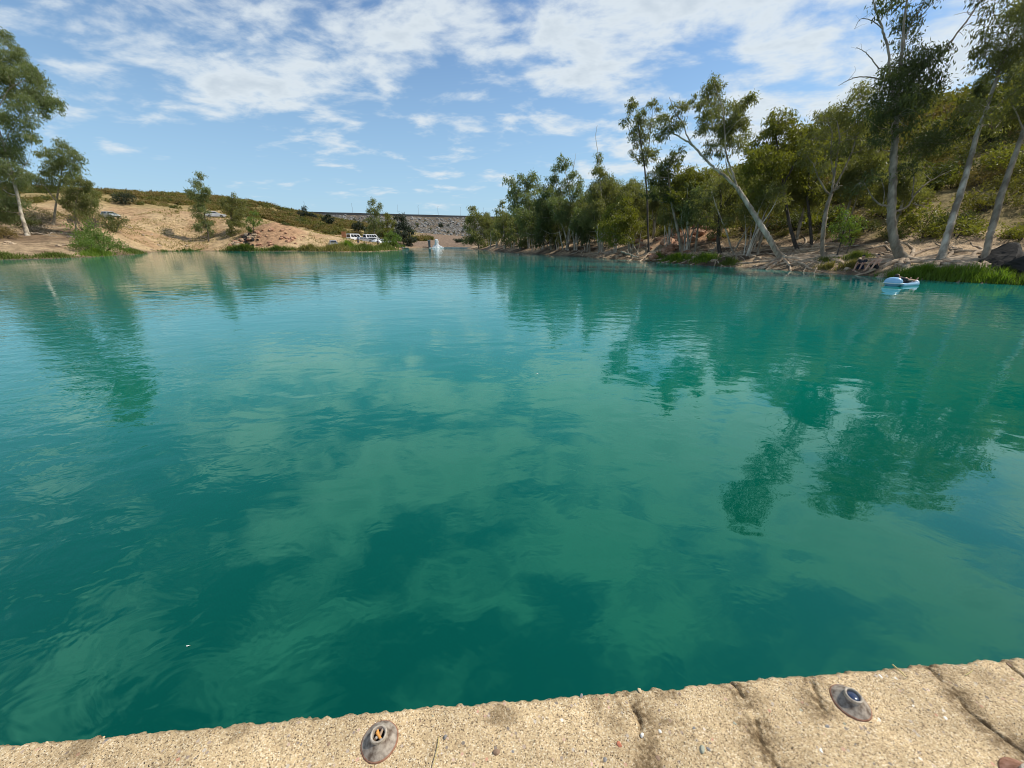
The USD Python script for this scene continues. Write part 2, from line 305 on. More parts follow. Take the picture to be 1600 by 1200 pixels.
def terrain(x, y):
    x, y = np.asarray(x, float), np.asarray(y, float)
    d = shore_d(x, y)
    left = np.zeros(x.shape)
    flat = left.ravel()
    xs, ys = np.clip(x.ravel(), -320, 60), np.clip(y.ravel(), -80, 320)
    flat[:] = rbf(np.stack([xs, ys], 1))
    left = flat.reshape(x.shape)
    right = np.interp(d, RD, RZ)
    right = np.where(right > 2.5, 2.5 + (right - 2.5) * (1 - 0.8 * sstep(75, 125, y + 0.25 * x) - .19 * sstep(112, 140, y)), right)
    # a raw earth scarp in the right bank, beyond the first trees
    scarp = np.exp(-(((x - 20.5) / 4.0) ** 2 + ((y - 48.5) / 4.5) ** 2))
    right = right + scarp * 1.5 * sstep(0.6, 3.5, d)
    # right of the line from the outlet pool to the dam
    mix = sstep(-9, 9, x + 14 + 0.06 * (y - 125) - 10 * sstep(140, 200, y))
    z = left * (1 - mix) + right * mix
    z = np.where(d > 0, np.maximum(z, 0.12), z)
    far = np.hypot(x, y)
    z = z + fbm2(x, y, 0.09, 4, 3) * np.clip(d, 0, 6) / 6 * 1.1 + fbm2(x, y, 0.55, 4, 5) * np.clip(d, 0, 2) / 2 * 0.55 + fbm2(x, y, 0.008, 4, 9) * 22 * sstep(120, 600, far) * (d > 0)
    z = np.where(d > 0, z * (1 - np.exp(-d / 1.1)) + 0.04 * np.minimum(d, 1), np.maximum(-2.5, d * 0.35))
    return z

def tz(x, y):
    return float(terrain(np.array([x]), np.array([y]))[0])

def axis(parts):
    out = [parts[0][0]]
    for a, b, h in parts:
        out += list(np.linspace(a, b, max(2, int(round((b - a) / h)) + 1))[1:])
    return np.array(out)

gx = axis([(-2500, -900, 200), (-900, -300, 40), (-300, -120, 5), (-120, -22, 0.75), (-22, 6, 1.6), (6, 46, 0.36), (46, 90, 1.3), (90, 300, 12), (300, 900, 50), (900, 2500, 200)])
gy = axis([(-2000, -300, 150), (-300, -40, 15), (-40, 14, 3), (14, 58, 0.36), (58, 108, 0.7), (108, 150, 1.1), (150, 300, 4), (300, 900, 40), (900, 3500, 250)])
GX, GY = np.meshgrid(gx, gy, indexing='ij')
GZ = terrain(GX, GY)
GD = shore_d(GX, GY)
i, j = np.meshgrid(np.arange(len(gx) - 1), np.arange(len(gy) - 1), indexing='ij')
k = lambda a, b: a * len(gy) + b
gf = np.stack([k(i, j), k(i + 1, j), k(i + 1, j + 1), k(i, j + 1)], -1).reshape(-1, 4)
# soil colours: their own, patch by patch
straw, ochre, tan, litter = np.array([.50, .36, .20]), np.array([.41, .265, .145]), np.array([.46, .335, .21]), np.array([.12, .085, .055])
red, drygrass, heath, mud = np.array([.42, .255, .145]), np.array([.40, .31, .14]), np.array([.26, .2, .075]), np.array([.2, .15, .1])
def w3(a): return np.asarray(a)[..., None]
n1, n2, n3 = fbm2(GX, GY, .05, 4, 21), fbm2(GX, GY, .28, 4, 22), fbm2(GX, GY, 1.1, 3, 23)
mixr = sstep(-9, 9, GX + 14 + 0.06 * (GY - 125))
L = straw * (1 - w3(sstep(-.1, .15, n2))) + ochre * w3(sstep(-.1, .15, n2))
hl = .8 * sstep(9.3, 12.5, GZ + 6 * n1) * sstep(-60, -90, GX + 40 * sstep(130, 150, GY)) + sstep(140, 158, GY + 12 * n2)
L = L * (1 - w3(np.clip(hl, 0, 1))) + (heath * w3(1 - sstep(-.05, .2, n2)) + drygrass * w3(sstep(-.05, .2, n2))) * w3(np.clip(hl, 0, 1))
mound = np.exp(-(((GX + 57.5) / 5.5) ** 2 + ((GY - 101) / 7.5) ** 2))
L = L * (1 - w3(sstep(.2, .5, mound + n3 * .3))) + red * w3(sstep(.2, .5, mound + n3 * .3))
lb = sstep(80, 70, GY)                                 # the near-left bank: browner
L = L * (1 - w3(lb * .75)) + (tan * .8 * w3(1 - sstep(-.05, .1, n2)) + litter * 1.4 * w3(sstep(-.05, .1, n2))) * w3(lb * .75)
berm = np.array([.23, .165, .115])
bm = sstep(124, 136, GY) * sstep(-50, -40, GX)
L = L * (1 - w3(bm)) + berm * w3(bm)
R = tan * 1.2 * (1 - w3(sstep(-.06, .08, n2 + .8 * n3))) + litter * 1.3 * w3(sstep(-.06, .08, n2 + .8 * n3))
hr = sstep(7.5, 11, GD + 9 * n2)
R = R * (1 - w3(hr)) + (drygrass * .8 * w3(1 - sstep(-.1, .15, n2)) + heath * w3(sstep(-.1, .15, n2))) * w3(hr)
sc = np.exp(-(((GX - 20.5) / 4.5) ** 2 + ((GY - 48.5) / 5) ** 2))
R = R * (1 - w3(sstep(.3, .6, sc))) + (red * 1.05) * w3(sstep(.3, .6, sc))
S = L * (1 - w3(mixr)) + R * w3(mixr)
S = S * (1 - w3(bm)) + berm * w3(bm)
wet = 1 - sstep(.15, 1.3, GD + 1.5 * n3)
S = S * (1 - w3(wet * .75)) + mud * .55 * w3(wet * .75)
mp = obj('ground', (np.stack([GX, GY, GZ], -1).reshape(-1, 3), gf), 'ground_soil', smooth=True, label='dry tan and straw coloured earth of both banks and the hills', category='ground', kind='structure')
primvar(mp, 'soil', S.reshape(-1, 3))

# water: one rippled sheet
wx, wy = axis([(-140, 60, 4)]), axis([(-70, 190, 4)])
WX, WY = np.meshgrid(wx, wy, indexing='ij')
i, j = np.meshgrid(np.arange(len(wx) - 1), np.arange(len(wy) - 1), indexing='ij')
k = lambda a, b: a * len(wy) + b
wf = np.stack([k(i, j), k(i + 1, j), k(i + 1, j + 1), k(i, j + 1)], -1).reshape(-1, 4)
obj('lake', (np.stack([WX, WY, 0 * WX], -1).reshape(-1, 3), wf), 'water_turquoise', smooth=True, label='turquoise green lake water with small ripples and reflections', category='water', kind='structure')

# ------------------------------------------------------------------ causeway edge in the foreground
E0, E1 = np.array([-1.69, .782]), np.array([2.05, 1.062])
ed = (E1 - E0) / np.linalg.norm(E1 - E0)
en = np.array([ed[1], -ed[0]])
def sw(x, y):
    q = np.array([x, y]) - E0
    return float(q @ ed), float(q @ en)
CRACKS = [[(0.433,0.923),(0.437,0.858),(0.428,0.793),(0.426,0.710),(.43,.6)], [(0.828,0.969),(0.835,0.887),(0.840,0.839),(0.839,0.767),(0.848,0.710),(.86,.6)],
          [(1.135,0.996),(1.121,0.919),(1.107,0.852)], [(1.604,1.015),(1.611,0.940),(1.608,0.864),(1.647,0.742),(1.66,.6)], [(1.944,1.039),(1.937,0.973),(1.95,.9)]]
STAINS = [(-0.034,.858,.05,.035,.5),(-1.409,.770,.04,.05,.5),(-.91,.811,.04,.03,.45),(-.969,.833,.12,.02,.35),(.297,.887,.03,.06,.4),(.56,.919,.07,.025,.55),(1.623,.908,.045,.07,.6),(1.66,.985,.1,.035,.6),(.354,.839,.04,.035,.4),(.527,.829,.05,.02,.5),(.432,.742,.035,.08,.5),(.853,.93,.035,.05,.4),(1.8,.97,.1,.05,.35),(.47,.86,.05,.02,.4)]
ps = np.concatenate([-np.geomspace(60, .05, 40) + 0 - .35, np.arange(-.35, 4.35, .0055), 4.35 + np.geomspace(.05, 24, 30)])
prof = [(-1.2, 0)] + [(z, 0) for z in np.linspace(-.3, .44, 26)]      # wall, then over the edge, then the top
prof_z = np.array([p[0] for p in prof] + [.462, .476, .486, .493, .4975] + [.5] * 0)
prof_w = np.array([0.0] * len(prof) + [.0006, .002, .005, .009, .0135])
top_w = np.concatenate([np.arange(.019, .62, .0055), np.linspace(.64, 1.2, 20), np.linspace(1.3, 4, 14)])
pz, pw = np.concatenate([prof_z, np.full(len(top_w), .5)]), np.concatenate([prof_w, top_w])
PS, PW = np.meshgrid(ps, pw, indexing='ij')
PZ = np.broadcast_to(pz, PS.shape).copy()
edge = fbm2(PS, PS * 0 + PZ * .6, 2.2, 3, 31) * .03 + fbm2(PS, PZ, 14, 4, 32) * .03 + fbm2(PS, PZ, 45, 3, 33) * .04
near_edge = np.exp(-PW / .03)
PWd = PW + edge * near_edge
top = sstep(.44, .5, PZ)
PZd = PZ + top * (fbm2(PS, PWd, 3.0, 4, 34) * .014 + fbm2(PS, PWd, 30, 3, 35) * .006 + fbm2(PS, PWd, 110, 2, 36) * .0045) - top * np.exp(-PW / .02) * np.abs(fbm2(PS, PW, 18, 2, 37)) * .03
stain = np.zeros(PS.shape)
for c in CRACKS:
    q = np.array([sw(*p) for p in c])
    ww = np.clip(PWd, q[:, 1].min() - .02, q[:, 1].max())
    order = np.argsort(q[:, 1])
    line = np.interp(ww, q[order, 1], q[order, 0]) + fbm2(PWd, PWd * 0 + q[0, 0], 9, 5, 40) * .11
    dist = np.abs(PS - line)
    ends = sstep(.03, -.01, PWd - q[:, 1].max())
    wob = .35 + 1.7 * np.clip(meshkit.fbm(np.stack([PS * 30, PWd * 30, PS * 0], -1), 3, 41), 0, 1)
    gap = sstep(-.16, .10, fbm2(PS, PWd, 11, 3, 48))
    PZd -= top * ends * gap * np.exp(-(dist / (.0042 * wob)) ** 2) * .013
    PZd -= top * ends * np.exp(-(dist / (.022 * wob)) ** 2) * .0015
    stain = np.maximum(stain, ends * gap * np.exp(-(dist / (.0068 * wob)) ** 2) * .95)
    stain = np.maximum(stain, ends * np.exp(-(dist / (.055 * wob)) ** 2) * .95 * sstep(-.2, .14, fbm2(PS, PWd, 18, 4, 42) + .7 * fbm2(PS, PWd, 80, 3, 50)))
for x, y, a, b, s in STAINS:
    s0, w0 = sw(x, y)
    g = np.exp(-(((PS - s0) / a) ** 2 + ((PWd - w0) / b) ** 2)) * .85 + fbm2(PS, PWd, 16, 5, 43) * 1.7
    g = g + fbm2(PS, PWd, 90, 3, 49) * .9
    stain = np.maximum(stain, 1.15 * s * sstep(.2, .8, g))
stain = np.maximum(stain, .92 * np.exp(-PW / .012) * sstep(-.16, .08, fbm2(PS, PS * 0, 7, 3, 44)) )
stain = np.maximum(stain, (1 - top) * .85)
PXY = E0 + PS[..., None] * ed + PWd[..., None] * en
i, j = np.meshgrid(np.arange(len(ps) - 1), np.arange(len(pw) - 1), indexing='ij')
k = lambda a, b: a * len(pw) + b
pf = np.stack([k(i, j), k(i, j + 1), k(i + 1, j + 1), k(i + 1, j)], -1).reshape(-1, 4)
pier = thing('causeway', 'weathered exposed-aggregate concrete causeway with cracks in the foreground', 'causeway', kind='structure')
pm = obj('slab', (np.concatenate([PXY, PZd[..., None]], -1).reshape(-1, 3), pf), 'aggregate_concrete', pier, smooth=True)
primvar(pm, 'stain', np.clip(stain, 0, 1).ravel(), 'float')
def pier_z(x, y):
    s0, w0 = sw(x, y)
    return float(.5 + fbm2(np.array([s0]), np.array([w0]), 3.0, 4, 34)[0] * .014)
TREES = [
  ('gum_tree','leaf_gum_dark','bark_grey','tallest dark-crowned gum tree on the right bank with a thick forked trunk',1.90,0.20,
   [[(24.99,25.71,0.90,0.694),(24.58,25.95,1.55,0.510),(24.34,26.21,2.24,0.470),(24.21,26.81,3.84,0.449),(24.30,27.38,5.37,0.408),(24.34,27.95,6.91,0.367),(24.42,28.44,8.24,0.347),(24.46,28.80,9.20,0.306)],[(24.46,28.73,9.01,0.245),(24.61,29.40,10.74,0.204),(24.88,30.29,13.05,0.164),(25.07,31.03,14.98,0.123),(25.42,32.06,17.69,0.090),(25.61,33.10,20.40,0.066),(25.81,34.28,23.50,0.049),(26.00,35.46,26.60,0.029)],[(24.38,29.15,10.16,0.163),(24.15,30.01,12.29,0.131),(24.04,30.65,13.85,0.123),(23.69,31.19,15.11,0.103),(23.34,31.69,16.30,0.082),(23.23,32.32,17.81,0.066),(23.53,32.97,19.40,0.041)],[(24.66,28.88,9.43,0.184),(25.59,29.23,10.18,0.164),(26.47,29.69,11.24,0.148),(27.24,30.31,12.73,0.123),(28.38,30.93,14.22,0.103),(29.57,31.53,15.65,0.083),(30.59,32.16,17.16,0.058),(30.96,32.64,18.29,0.033)],[(23.89,29.70,11.61,0.090),(23.10,29.98,11.91,0.074),(22.26,30.18,11.97,0.062),(21.74,30.29,11.80,0.042),(21.38,30.38,11.59,0.021)],[(23.44,29.97,12.34,0.065),(22.98,30.37,13.08,0.053),(22.67,30.66,13.52,0.041),(22.28,30.89,13.81,0.021)],[(24.83,30.25,13.11,0.082),(25.45,31.05,14.67,0.070),(26.57,31.89,16.33,0.058),(27.72,32.74,18.02,0.042)],[(23.68,30.86,14.75,0.065),(22.73,30.76,15.12,0.049),(21.83,30.49,15.08,0.036),(21.23,29.99,14.39,0.020)],[(24.17,26.92,4.15,0.122),(23.51,26.93,4.23,0.098),(23.09,27.03,4.53,0.082),(22.75,27.19,4.99,0.061),(22.41,27.39,5.56,0.041)],[(23.68,26.95,4.23,0.061),(24.08,27.60,5.03,0.050),(24.19,28.25,5.86,0.034)],[(24.54,26.81,3.84,0.122),(25.28,26.97,4.15,0.102),(25.74,27.25,4.77,0.090),(26.52,27.55,5.47,0.074),(27.22,27.74,5.86,0.058),(28.26,27.97,6.33,0.033)],[(25.52,27.12,4.69,0.065),(25.95,27.85,5.80,0.054),(26.09,28.54,6.83,0.042)],[(25.56,26.98,4.30,0.053),(25.83,26.61,4.13,0.040),(26.13,26.24,3.95,0.020)]],
   [(24.55,29.29,10.71,1.23,1.00),(25.53,29.00,11.36,1.10,1.00),(23.86,29.51,10.84,0.73,1.00),(25.49,30.31,12.79,1.14,1.00),(23.50,27.64,9.18,0.98,1.00),(23.23,28.97,11.48,0.57,1.00),(25.81,29.65,12.88,0.90,1.00),(25.85,31.88,14.83,0.98,0.60),(26.76,31.91,15.88,1.06,0.50),(23.27,30.28,15.36,0.73,0.35),(25.24,32.62,17.57,1.06,0.70),(24.96,28.20,9.89,0.82,1.00),(25.50,30.11,11.99,0.90,1.00),(23.28,28.10,9.70,0.73,1.00),(24.33,30.90,18.01,1.23,0.80),(25.33,33.96,20.72,1.14,0.80),(25.44,32.20,20.19,1.23,0.80),(24.66,32.77,21.69,0.98,0.80),(24.29,33.77,19.50,0.82,0.50),(28.28,33.16,18.54,0.90,0.50),(29.24,31.04,16.57,0.65,0.50),(28.72,31.75,14.21,0.49,0.50),(28.19,30.50,13.53,0.41,0.40),(26.35,34.90,24.48,1.39,0.90),(24.24,33.92,24.84,1.23,0.90),(27.60,36.69,27.60,1.23,0.90),(25.96,36.39,28.40,0.98,0.80),(24.69,35.21,23.47,0.90,0.70),(26.39,29.12,7.55,0.90,0.90),(26.14,27.83,7.87,0.90,0.90),(27.34,28.23,8.54,0.73,0.80),(22.89,27.54,7.95,0.53,1.00),(21.42,26.55,5.42,0.73,0.30),(22.36,26.54,5.91,0.57,0.25),(25.02,27.27,6.37,0.57,0.60),(23.58,28.85,8.69,0.49,0.80),(21.45,27.64,9.25,0.41,0.60)]),
  ('gum_tree','leaf_gum','bark_pale','slim pale-trunked gum tree leaning right with a broken pale stub branch',1.60,0.19,
   [[(25.61,24.10,0.86,0.498),(25.84,24.34,1.51,0.383),(26.11,24.70,2.48,0.345),(26.45,25.10,3.55,0.326),(26.95,25.63,4.99,0.307),(27.49,26.30,6.79,0.249),(27.83,26.74,7.97,0.230),(28.21,27.10,8.94,0.192),(28.67,27.57,10.20,0.172),(29.21,28.10,11.64,0.153),(29.82,28.67,13.15,0.127),(30.51,29.28,14.80,0.100),(31.05,29.98,16.67,0.077),(31.51,31.04,19.54,0.054),(31.89,32.11,22.42,0.027)],[(27.91,26.88,8.33,0.100),(28.24,27.04,8.54,0.100),(28.76,27.15,8.59,0.089),(29.17,27.15,8.36,0.070)],[(28.25,27.13,9.02,0.077),(28.85,27.21,9.46,0.061),(29.52,27.39,10.15,0.046),(30.06,27.43,10.48,0.027)],[(29.13,28.04,11.46,0.065),(28.40,28.10,12.01,0.053),(27.89,28.18,12.59,0.038)],[(29.90,28.75,13.36,0.061),(29.49,29.32,14.27,0.050),(29.30,29.94,15.30,0.035)]],
   [(28.89,28.51,12.84,0.84,1.00),(27.74,27.92,12.26,0.61,1.00),(29.16,28.19,11.98,0.77,1.00),(28.19,27.88,9.80,0.61,0.70),(27.45,26.23,9.25,0.77,0.80),(27.99,28.42,9.65,0.54,0.50),(28.31,27.91,13.97,0.92,0.80),(29.24,30.00,15.24,0.69,0.50),(31.15,29.65,13.72,0.69,0.80),(28.96,26.85,11.15,0.69,0.70),(30.09,27.77,9.01,0.69,0.80),(30.29,29.35,15.78,1.00,1.00),(30.11,30.46,17.50,1.07,1.00),(30.03,29.15,17.39,1.15,1.00),(29.41,29.64,18.48,0.84,1.00),(27.55,27.94,13.11,0.46,0.50),(31.93,30.52,15.40,0.77,1.00),(30.57,30.32,19.41,1.30,1.00),(30.59,32.31,21.42,1.07,1.00),(33.45,33.23,22.84,1.30,1.00),(32.29,33.82,24.35,1.00,1.00)]),
  ('gum_tree','leaf_gum','bark_grey','gum tree with a kinked grey trunk at the right edge of the picture',1.70,0.19,
   [[(26.68,22.77,0.89,0.435),(26.90,23.01,1.54,0.326),(27.04,23.29,2.28,0.290),(27.26,23.54,2.96,0.308),(27.66,24.05,4.32,0.290),(28.17,24.58,5.75,0.254),(28.86,25.25,7.55,0.217),(29.65,26.07,9.76,0.181),(30.52,26.89,11.97,0.145),(31.25,27.65,14.01,0.109),(31.90,28.60,16.55,0.073),(32.48,29.74,19.61,0.036)],[(28.64,25.09,7.11,0.073),(28.86,25.04,7.29,0.061),(29.16,24.93,7.26,0.043)],[(29.00,25.38,7.89,0.087),(28.51,25.58,8.71,0.065),(28.03,25.72,9.35,0.043)]],
   [(29.00,25.91,9.16,0.65,0.80),(28.99,26.33,8.72,0.54,0.70),(28.61,25.38,10.37,1.02,1.00),(30.18,27.87,13.02,1.02,1.00),(31.44,28.52,14.47,1.23,1.00),(30.06,25.90,7.01,0.51,0.60),(29.37,24.85,9.40,1.09,1.00),(32.58,29.49,16.14,1.23,1.00),(30.93,26.08,12.37,1.23,1.00),(27.82,25.65,9.63,0.43,0.60),(32.62,29.18,17.40,1.38,1.00),(32.50,30.73,19.65,1.23,1.00),(32.45,29.38,19.66,1.38,1.00),(33.65,31.94,22.85,1.09,1.00),(33.87,28.10,14.91,1.30,1.00)]),
  ('gum_tree','leaf_gum','bark_grey','slender gum tree with a bare wavy trunk that forks into thin limbs',1.50,0.19,
   [[(23.13,29.97,0.89,0.427),(23.04,30.27,1.69,0.285),(23.13,30.77,3.02,0.285),(23.37,31.27,4.36,0.261),(23.70,31.63,5.34,0.237)],[(23.70,31.63,5.34,0.166),(23.83,32.00,6.57,0.142),(23.99,32.41,7.89,0.118),(24.11,32.81,9.20,0.094),(23.86,33.12,10.28,0.047)],[(23.61,31.60,5.25,0.133),(23.10,31.65,5.68,0.114),(22.54,31.86,6.55,0.094),(22.08,32.07,7.42,0.056)],[(23.84,31.68,5.47,0.143),(24.39,32.02,6.78,0.113),(24.93,32.36,8.08,0.094),(25.18,32.61,9.15,0.075),(25.62,32.85,10.21,0.047)],[(23.89,32.09,6.58,0.095),(23.46,32.40,8.09,0.075),(23.35,32.61,9.35,0.056),(22.78,32.73,10.38,0.037)],[(23.75,31.68,5.47,0.114),(23.92,31.44,5.70,0.103),(23.81,31.17,5.84,0.074)]],
   [(23.41,33.97,10.81,0.71,0.80),(25.26,34.80,11.69,0.95,1.00),(25.47,33.51,11.88,0.90,1.00),(25.03,32.69,10.17,0.95,0.90),(24.85,34.20,10.13,0.85,0.80),(26.93,33.73,10.83,0.85,0.90),(22.40,32.90,9.18,0.71,0.70),(23.42,32.28,8.23,0.76,0.50),(25.49,33.00,8.62,0.76,0.60),(28.13,33.85,9.88,0.67,0.70),(26.54,32.79,8.66,0.76,0.60),(21.85,32.45,7.90,0.67,0.60),(22.49,31.58,7.13,0.67,0.40)]),
  ('leaning_gum_tree','leaf_gum','bark_pale','pale gum tree leaning far out to the left over the water from its root plate',2.00,0.20,
   [[(21.55,32.02,0.66,0.610),(20.94,32.31,1.42,0.432),(20.33,32.66,2.38,0.407),(19.62,33.07,3.47,0.381),(18.91,33.46,4.52,0.356),(18.30,33.80,5.43,0.330),(17.89,34.03,6.05,0.305)],[(17.89,34.03,6.05,0.229),(17.09,34.43,6.82,0.204),(16.28,34.79,7.47,0.184),(15.41,35.21,8.30,0.164),(14.54,35.70,9.29,0.155),(13.56,36.06,9.95,0.114),(12.77,36.35,10.41,0.093),(12.19,36.60,10.78,0.052)],[(17.89,34.03,6.05,0.173),(17.51,34.19,6.88,0.152),(17.02,34.43,7.94,0.131),(16.74,34.56,8.71,0.115),(16.56,35.01,10.32,0.100),(16.28,35.45,11.91,0.079),(15.61,35.85,13.39,0.049)],[(14.33,35.20,9.19,0.112),(13.83,35.53,10.09,0.091),(13.52,35.85,10.95,0.076),(13.01,36.05,11.52,0.061),(12.50,36.51,12.76,0.030)],[(16.93,35.23,9.29,0.081),(17.87,36.04,10.56,0.067),(18.78,36.91,12.01,0.041)],[(17.69,34.17,6.43,0.091),(16.89,34.19,7.46,0.075),(16.60,34.19,8.43,0.050)]],
   [(16.25,37.31,13.85,0.66,1.00),(16.22,37.43,13.20,0.71,1.00),(16.37,36.55,12.26,0.81,1.00),(18.05,36.77,12.15,0.71,1.00),(18.33,35.66,12.18,0.61,1.00),(17.33,35.77,11.02,0.91,1.00),(15.58,35.25,10.89,0.76,1.00),(17.07,36.08,10.04,0.97,1.00),(14.79,35.97,12.18,0.46,1.00),(13.19,36.19,12.07,0.61,0.90),(12.30,36.83,11.37,0.61,0.90),(12.73,36.28,10.53,0.61,1.00),(11.87,36.32,10.09,0.51,0.80),(13.49,35.66,10.65,0.51,0.70),(17.88,35.55,10.19,0.81,1.00),(14.60,36.88,12.70,0.36,0.60),(18.28,35.88,11.13,0.61,1.00),(14.84,35.21,10.15,0.46,0.60),(16.09,34.94,8.92,0.71,0.90),(17.22,34.55,9.02,0.66,0.80)]),
  ('gum_tree','leaf_gum','bark_dark','tall straight gum tree with a thin dark trunk and narrow high crown',2.00,0.25,
   [[(15.69,46.43,0.67,0.367),(15.62,46.99,2.18,0.220),(15.55,47.76,4.24,0.205),(15.47,48.78,6.99,0.191),(15.25,49.68,9.40,0.169),(15.03,50.31,11.11,0.139),(14.67,51.08,13.18,0.103),(14.37,51.85,15.24,0.073)],[(15.18,49.98,10.22,0.103),(15.65,50.70,12.46,0.080),(15.91,51.47,14.83,0.058),(16.01,51.97,16.50,0.036)],[(14.96,50.39,11.32,0.073),(13.99,51.83,13.34,0.060),(13.44,53.24,15.27,0.038)]],
   [(14.58,52.27,14.52,0.88,1.00),(13.70,52.44,16.33,0.66,0.80),(13.93,52.54,17.09,0.51,0.70),(14.66,51.71,15.51,0.73,0.80),(15.99,51.80,16.76,0.59,0.70),(15.72,51.29,14.66,0.73,0.70),(13.02,52.19,15.01,0.59,0.70),(14.84,51.68,13.31,0.88,1.00),(15.33,50.32,11.69,0.73,0.90),(16.50,50.90,11.54,0.66,0.90),(14.06,50.89,11.54,0.51,0.60),(15.05,50.45,10.69,0.66,0.80),(16.96,52.56,16.48,0.44,0.60)]),
  ('gum_tree','leaf_olive','bark_dark','bushy olive gum tree behind the leaning gum with bare twigs at its top',1.90,0.25,
   [[(23.97,34.12,1.29,0.323),(23.44,34.72,2.90,0.242),(23.01,35.47,4.91,0.215),(22.68,36.22,6.93,0.183),(22.36,36.97,8.94,0.140),(22.14,37.63,10.71,0.086)],[(22.90,35.66,5.42,0.129),(21.99,36.50,6.97,0.108),(21.40,37.36,8.54,0.076)],[(22.79,36.04,6.43,0.129),(23.66,36.54,8.16,0.107),(24.42,36.95,9.64,0.069)]],
   [(21.87,38.17,11.07,0.91,1.00),(22.13,37.46,11.44,0.86,1.00),(23.20,37.95,11.66,0.70,1.00),(21.40,37.79,9.67,1.02,1.00),(23.15,37.61,9.63,1.18,1.00),(21.35,36.01,7.47,1.07,1.00),(24.05,37.17,7.06,1.18,0.80),(21.47,36.01,5.55,0.97,0.70),(19.87,36.58,7.46,0.75,0.80),(19.84,35.82,8.50,0.81,1.00),(24.15,37.73,10.73,0.75,1.00),(22.03,36.25,8.35,0.97,1.00),(20.36,36.21,5.96,0.75,0.60)]),
  ('gum_tree','leaf_olive','bark_dark','rounded olive gum tree standing between the bushy one and the forked slender one',1.90,0.25,
   [[(25.35,34.52,1.64,0.271),(25.24,35.18,3.41,0.217),(25.03,35.94,5.44,0.184),(25.13,36.69,7.48,0.141),(25.03,37.54,9.76,0.087)],[(25.13,36.13,5.95,0.108),(26.08,36.65,7.47,0.087),(26.48,37.18,8.98,0.054)]],
   [(24.90,38.50,10.77,0.81,1.00),(25.55,38.12,10.59,0.76,1.00),(26.69,38.14,9.88,0.76,1.00),(24.82,36.96,8.94,1.08,1.00),(24.23,37.16,8.03,0.87,1.00),(26.44,37.31,7.96,0.92,0.90),(25.13,37.05,6.80,0.97,0.70),(25.58,35.84,5.92,0.87,0.60)]),
  ('gum_tree','leaf_gum_dark','bark_grey','dark gum tree with a curved grey trunk beside the red earth scarp',2.00,0.25,
   [[(17.34,41.30,0.51,0.458),(17.14,41.92,2.16,0.301),(16.81,42.49,3.70,0.262),(16.42,43.06,5.23,0.222),(16.16,43.63,6.76,0.170),(15.96,44.31,8.60,0.105)],[(16.35,43.29,5.84,0.118),(17.32,44.31,7.43,0.093),(18.36,45.22,8.74,0.053)]],
   [(15.96,44.78,7.96,1.11,1.00),(16.63,45.11,9.77,0.79,1.00),(15.77,45.46,9.24,0.85,1.00),(15.22,44.76,7.49,0.85,0.90),(14.40,44.24,8.30,0.65,1.00),(16.11,43.57,6.46,0.92,0.80),(13.92,42.97,6.69,0.79,0.80),(17.27,45.68,10.57,0.65,0.80)]),
  ('gum_tree','leaf_olive','bark_grey','yellow-olive young gum tree filling the gap right of the curved grey trunk',2.00,0.26,
   [[(18.59,41.18,0.88,0.260),(18.85,41.99,3.08,0.195),(18.98,42.90,5.51,0.169),(18.52,43.69,7.65,0.117)],[(18.85,42.67,4.90,0.104),(18.14,44.49,6.86,0.080)]],
   [(17.27,43.94,8.43,0.98,1.00),(18.49,44.37,8.49,1.04,1.00),(17.72,43.97,7.27,1.10,1.00),(19.18,44.03,7.40,1.04,1.00),(16.65,42.59,6.36,0.84,1.00),(18.76,43.63,6.05,0.98,0.80),(19.83,44.08,8.28,0.84,1.00),(17.81,43.11,5.23,0.84,0.60)]),
  ('gum_tree','leaf_gum','bark_dark','short dark double-stemmed gum tree just left of the leaning trunk',1.90,0.22,
   [[(19.64,38.23,0.85,0.423),(19.45,38.71,2.16,0.302),(19.58,39.35,3.85,0.242),(19.70,40.08,5.84,0.181),(19.58,40.72,7.54,0.097)],[(19.64,39.66,4.70,0.121),(20.61,40.09,6.11,0.090),(21.05,40.31,6.95,0.048)]],
   [(19.75,40.79,7.11,1.09,1.00),(18.85,40.65,6.00,1.03,1.00),(20.80,40.35,5.86,1.03,1.00),(19.90,40.08,4.73,1.09,0.90),(20.55,38.60,4.20,0.91,0.70),(18.07,38.85,4.21,0.91,0.70),(18.92,38.96,3.12,0.79,0.50),(17.95,40.16,5.29,0.79,0.80),(21.46,39.34,5.23,0.79,0.70)]),
  ('gum_tree','leaf_gum','bark_pale','thin crooked pale sapling just left of the leaning gum trunk',1.60,0.20,
   [[(20.01,36.36,0.86,0.230),(19.66,36.65,1.61,0.149),(19.32,37.05,2.69,0.127),(18.86,37.45,3.77,0.115),(18.40,37.85,4.85,0.086),(17.94,38.35,6.19,0.058)]],
   [(18.03,38.54,6.21,0.57,0.70),(18.46,38.12,5.23,0.57,0.60),(19.03,36.99,3.75,0.52,0.50),(17.35,38.16,5.76,0.52,0.60)]),
  ('sapling','leaf_bright','bark_dark','bright green two-stemmed sapling on the right bank beside the forked slender gum',1.50,0.17,
   [[(23.66,29.46,0.95,0.140),(23.85,29.69,1.56,0.103),(24.08,29.95,2.26,0.093),(24.27,30.31,3.22,0.061)],[(24.27,29.46,0.95,0.121),(24.45,29.57,1.56,0.102),(24.53,29.61,2.00,0.093),(24.24,29.65,2.43,0.074),(24.33,29.81,3.21,0.046)]],
   [(23.86,29.89,3.42,0.65,0.50),(24.49,29.74,2.78,0.56,0.50),(23.55,29.97,2.87,0.51,0.45),(24.25,29.60,2.26,0.51,0.40),(24.91,30.04,3.43,0.47,0.40),(23.66,30.07,3.98,0.42,0.40)]),
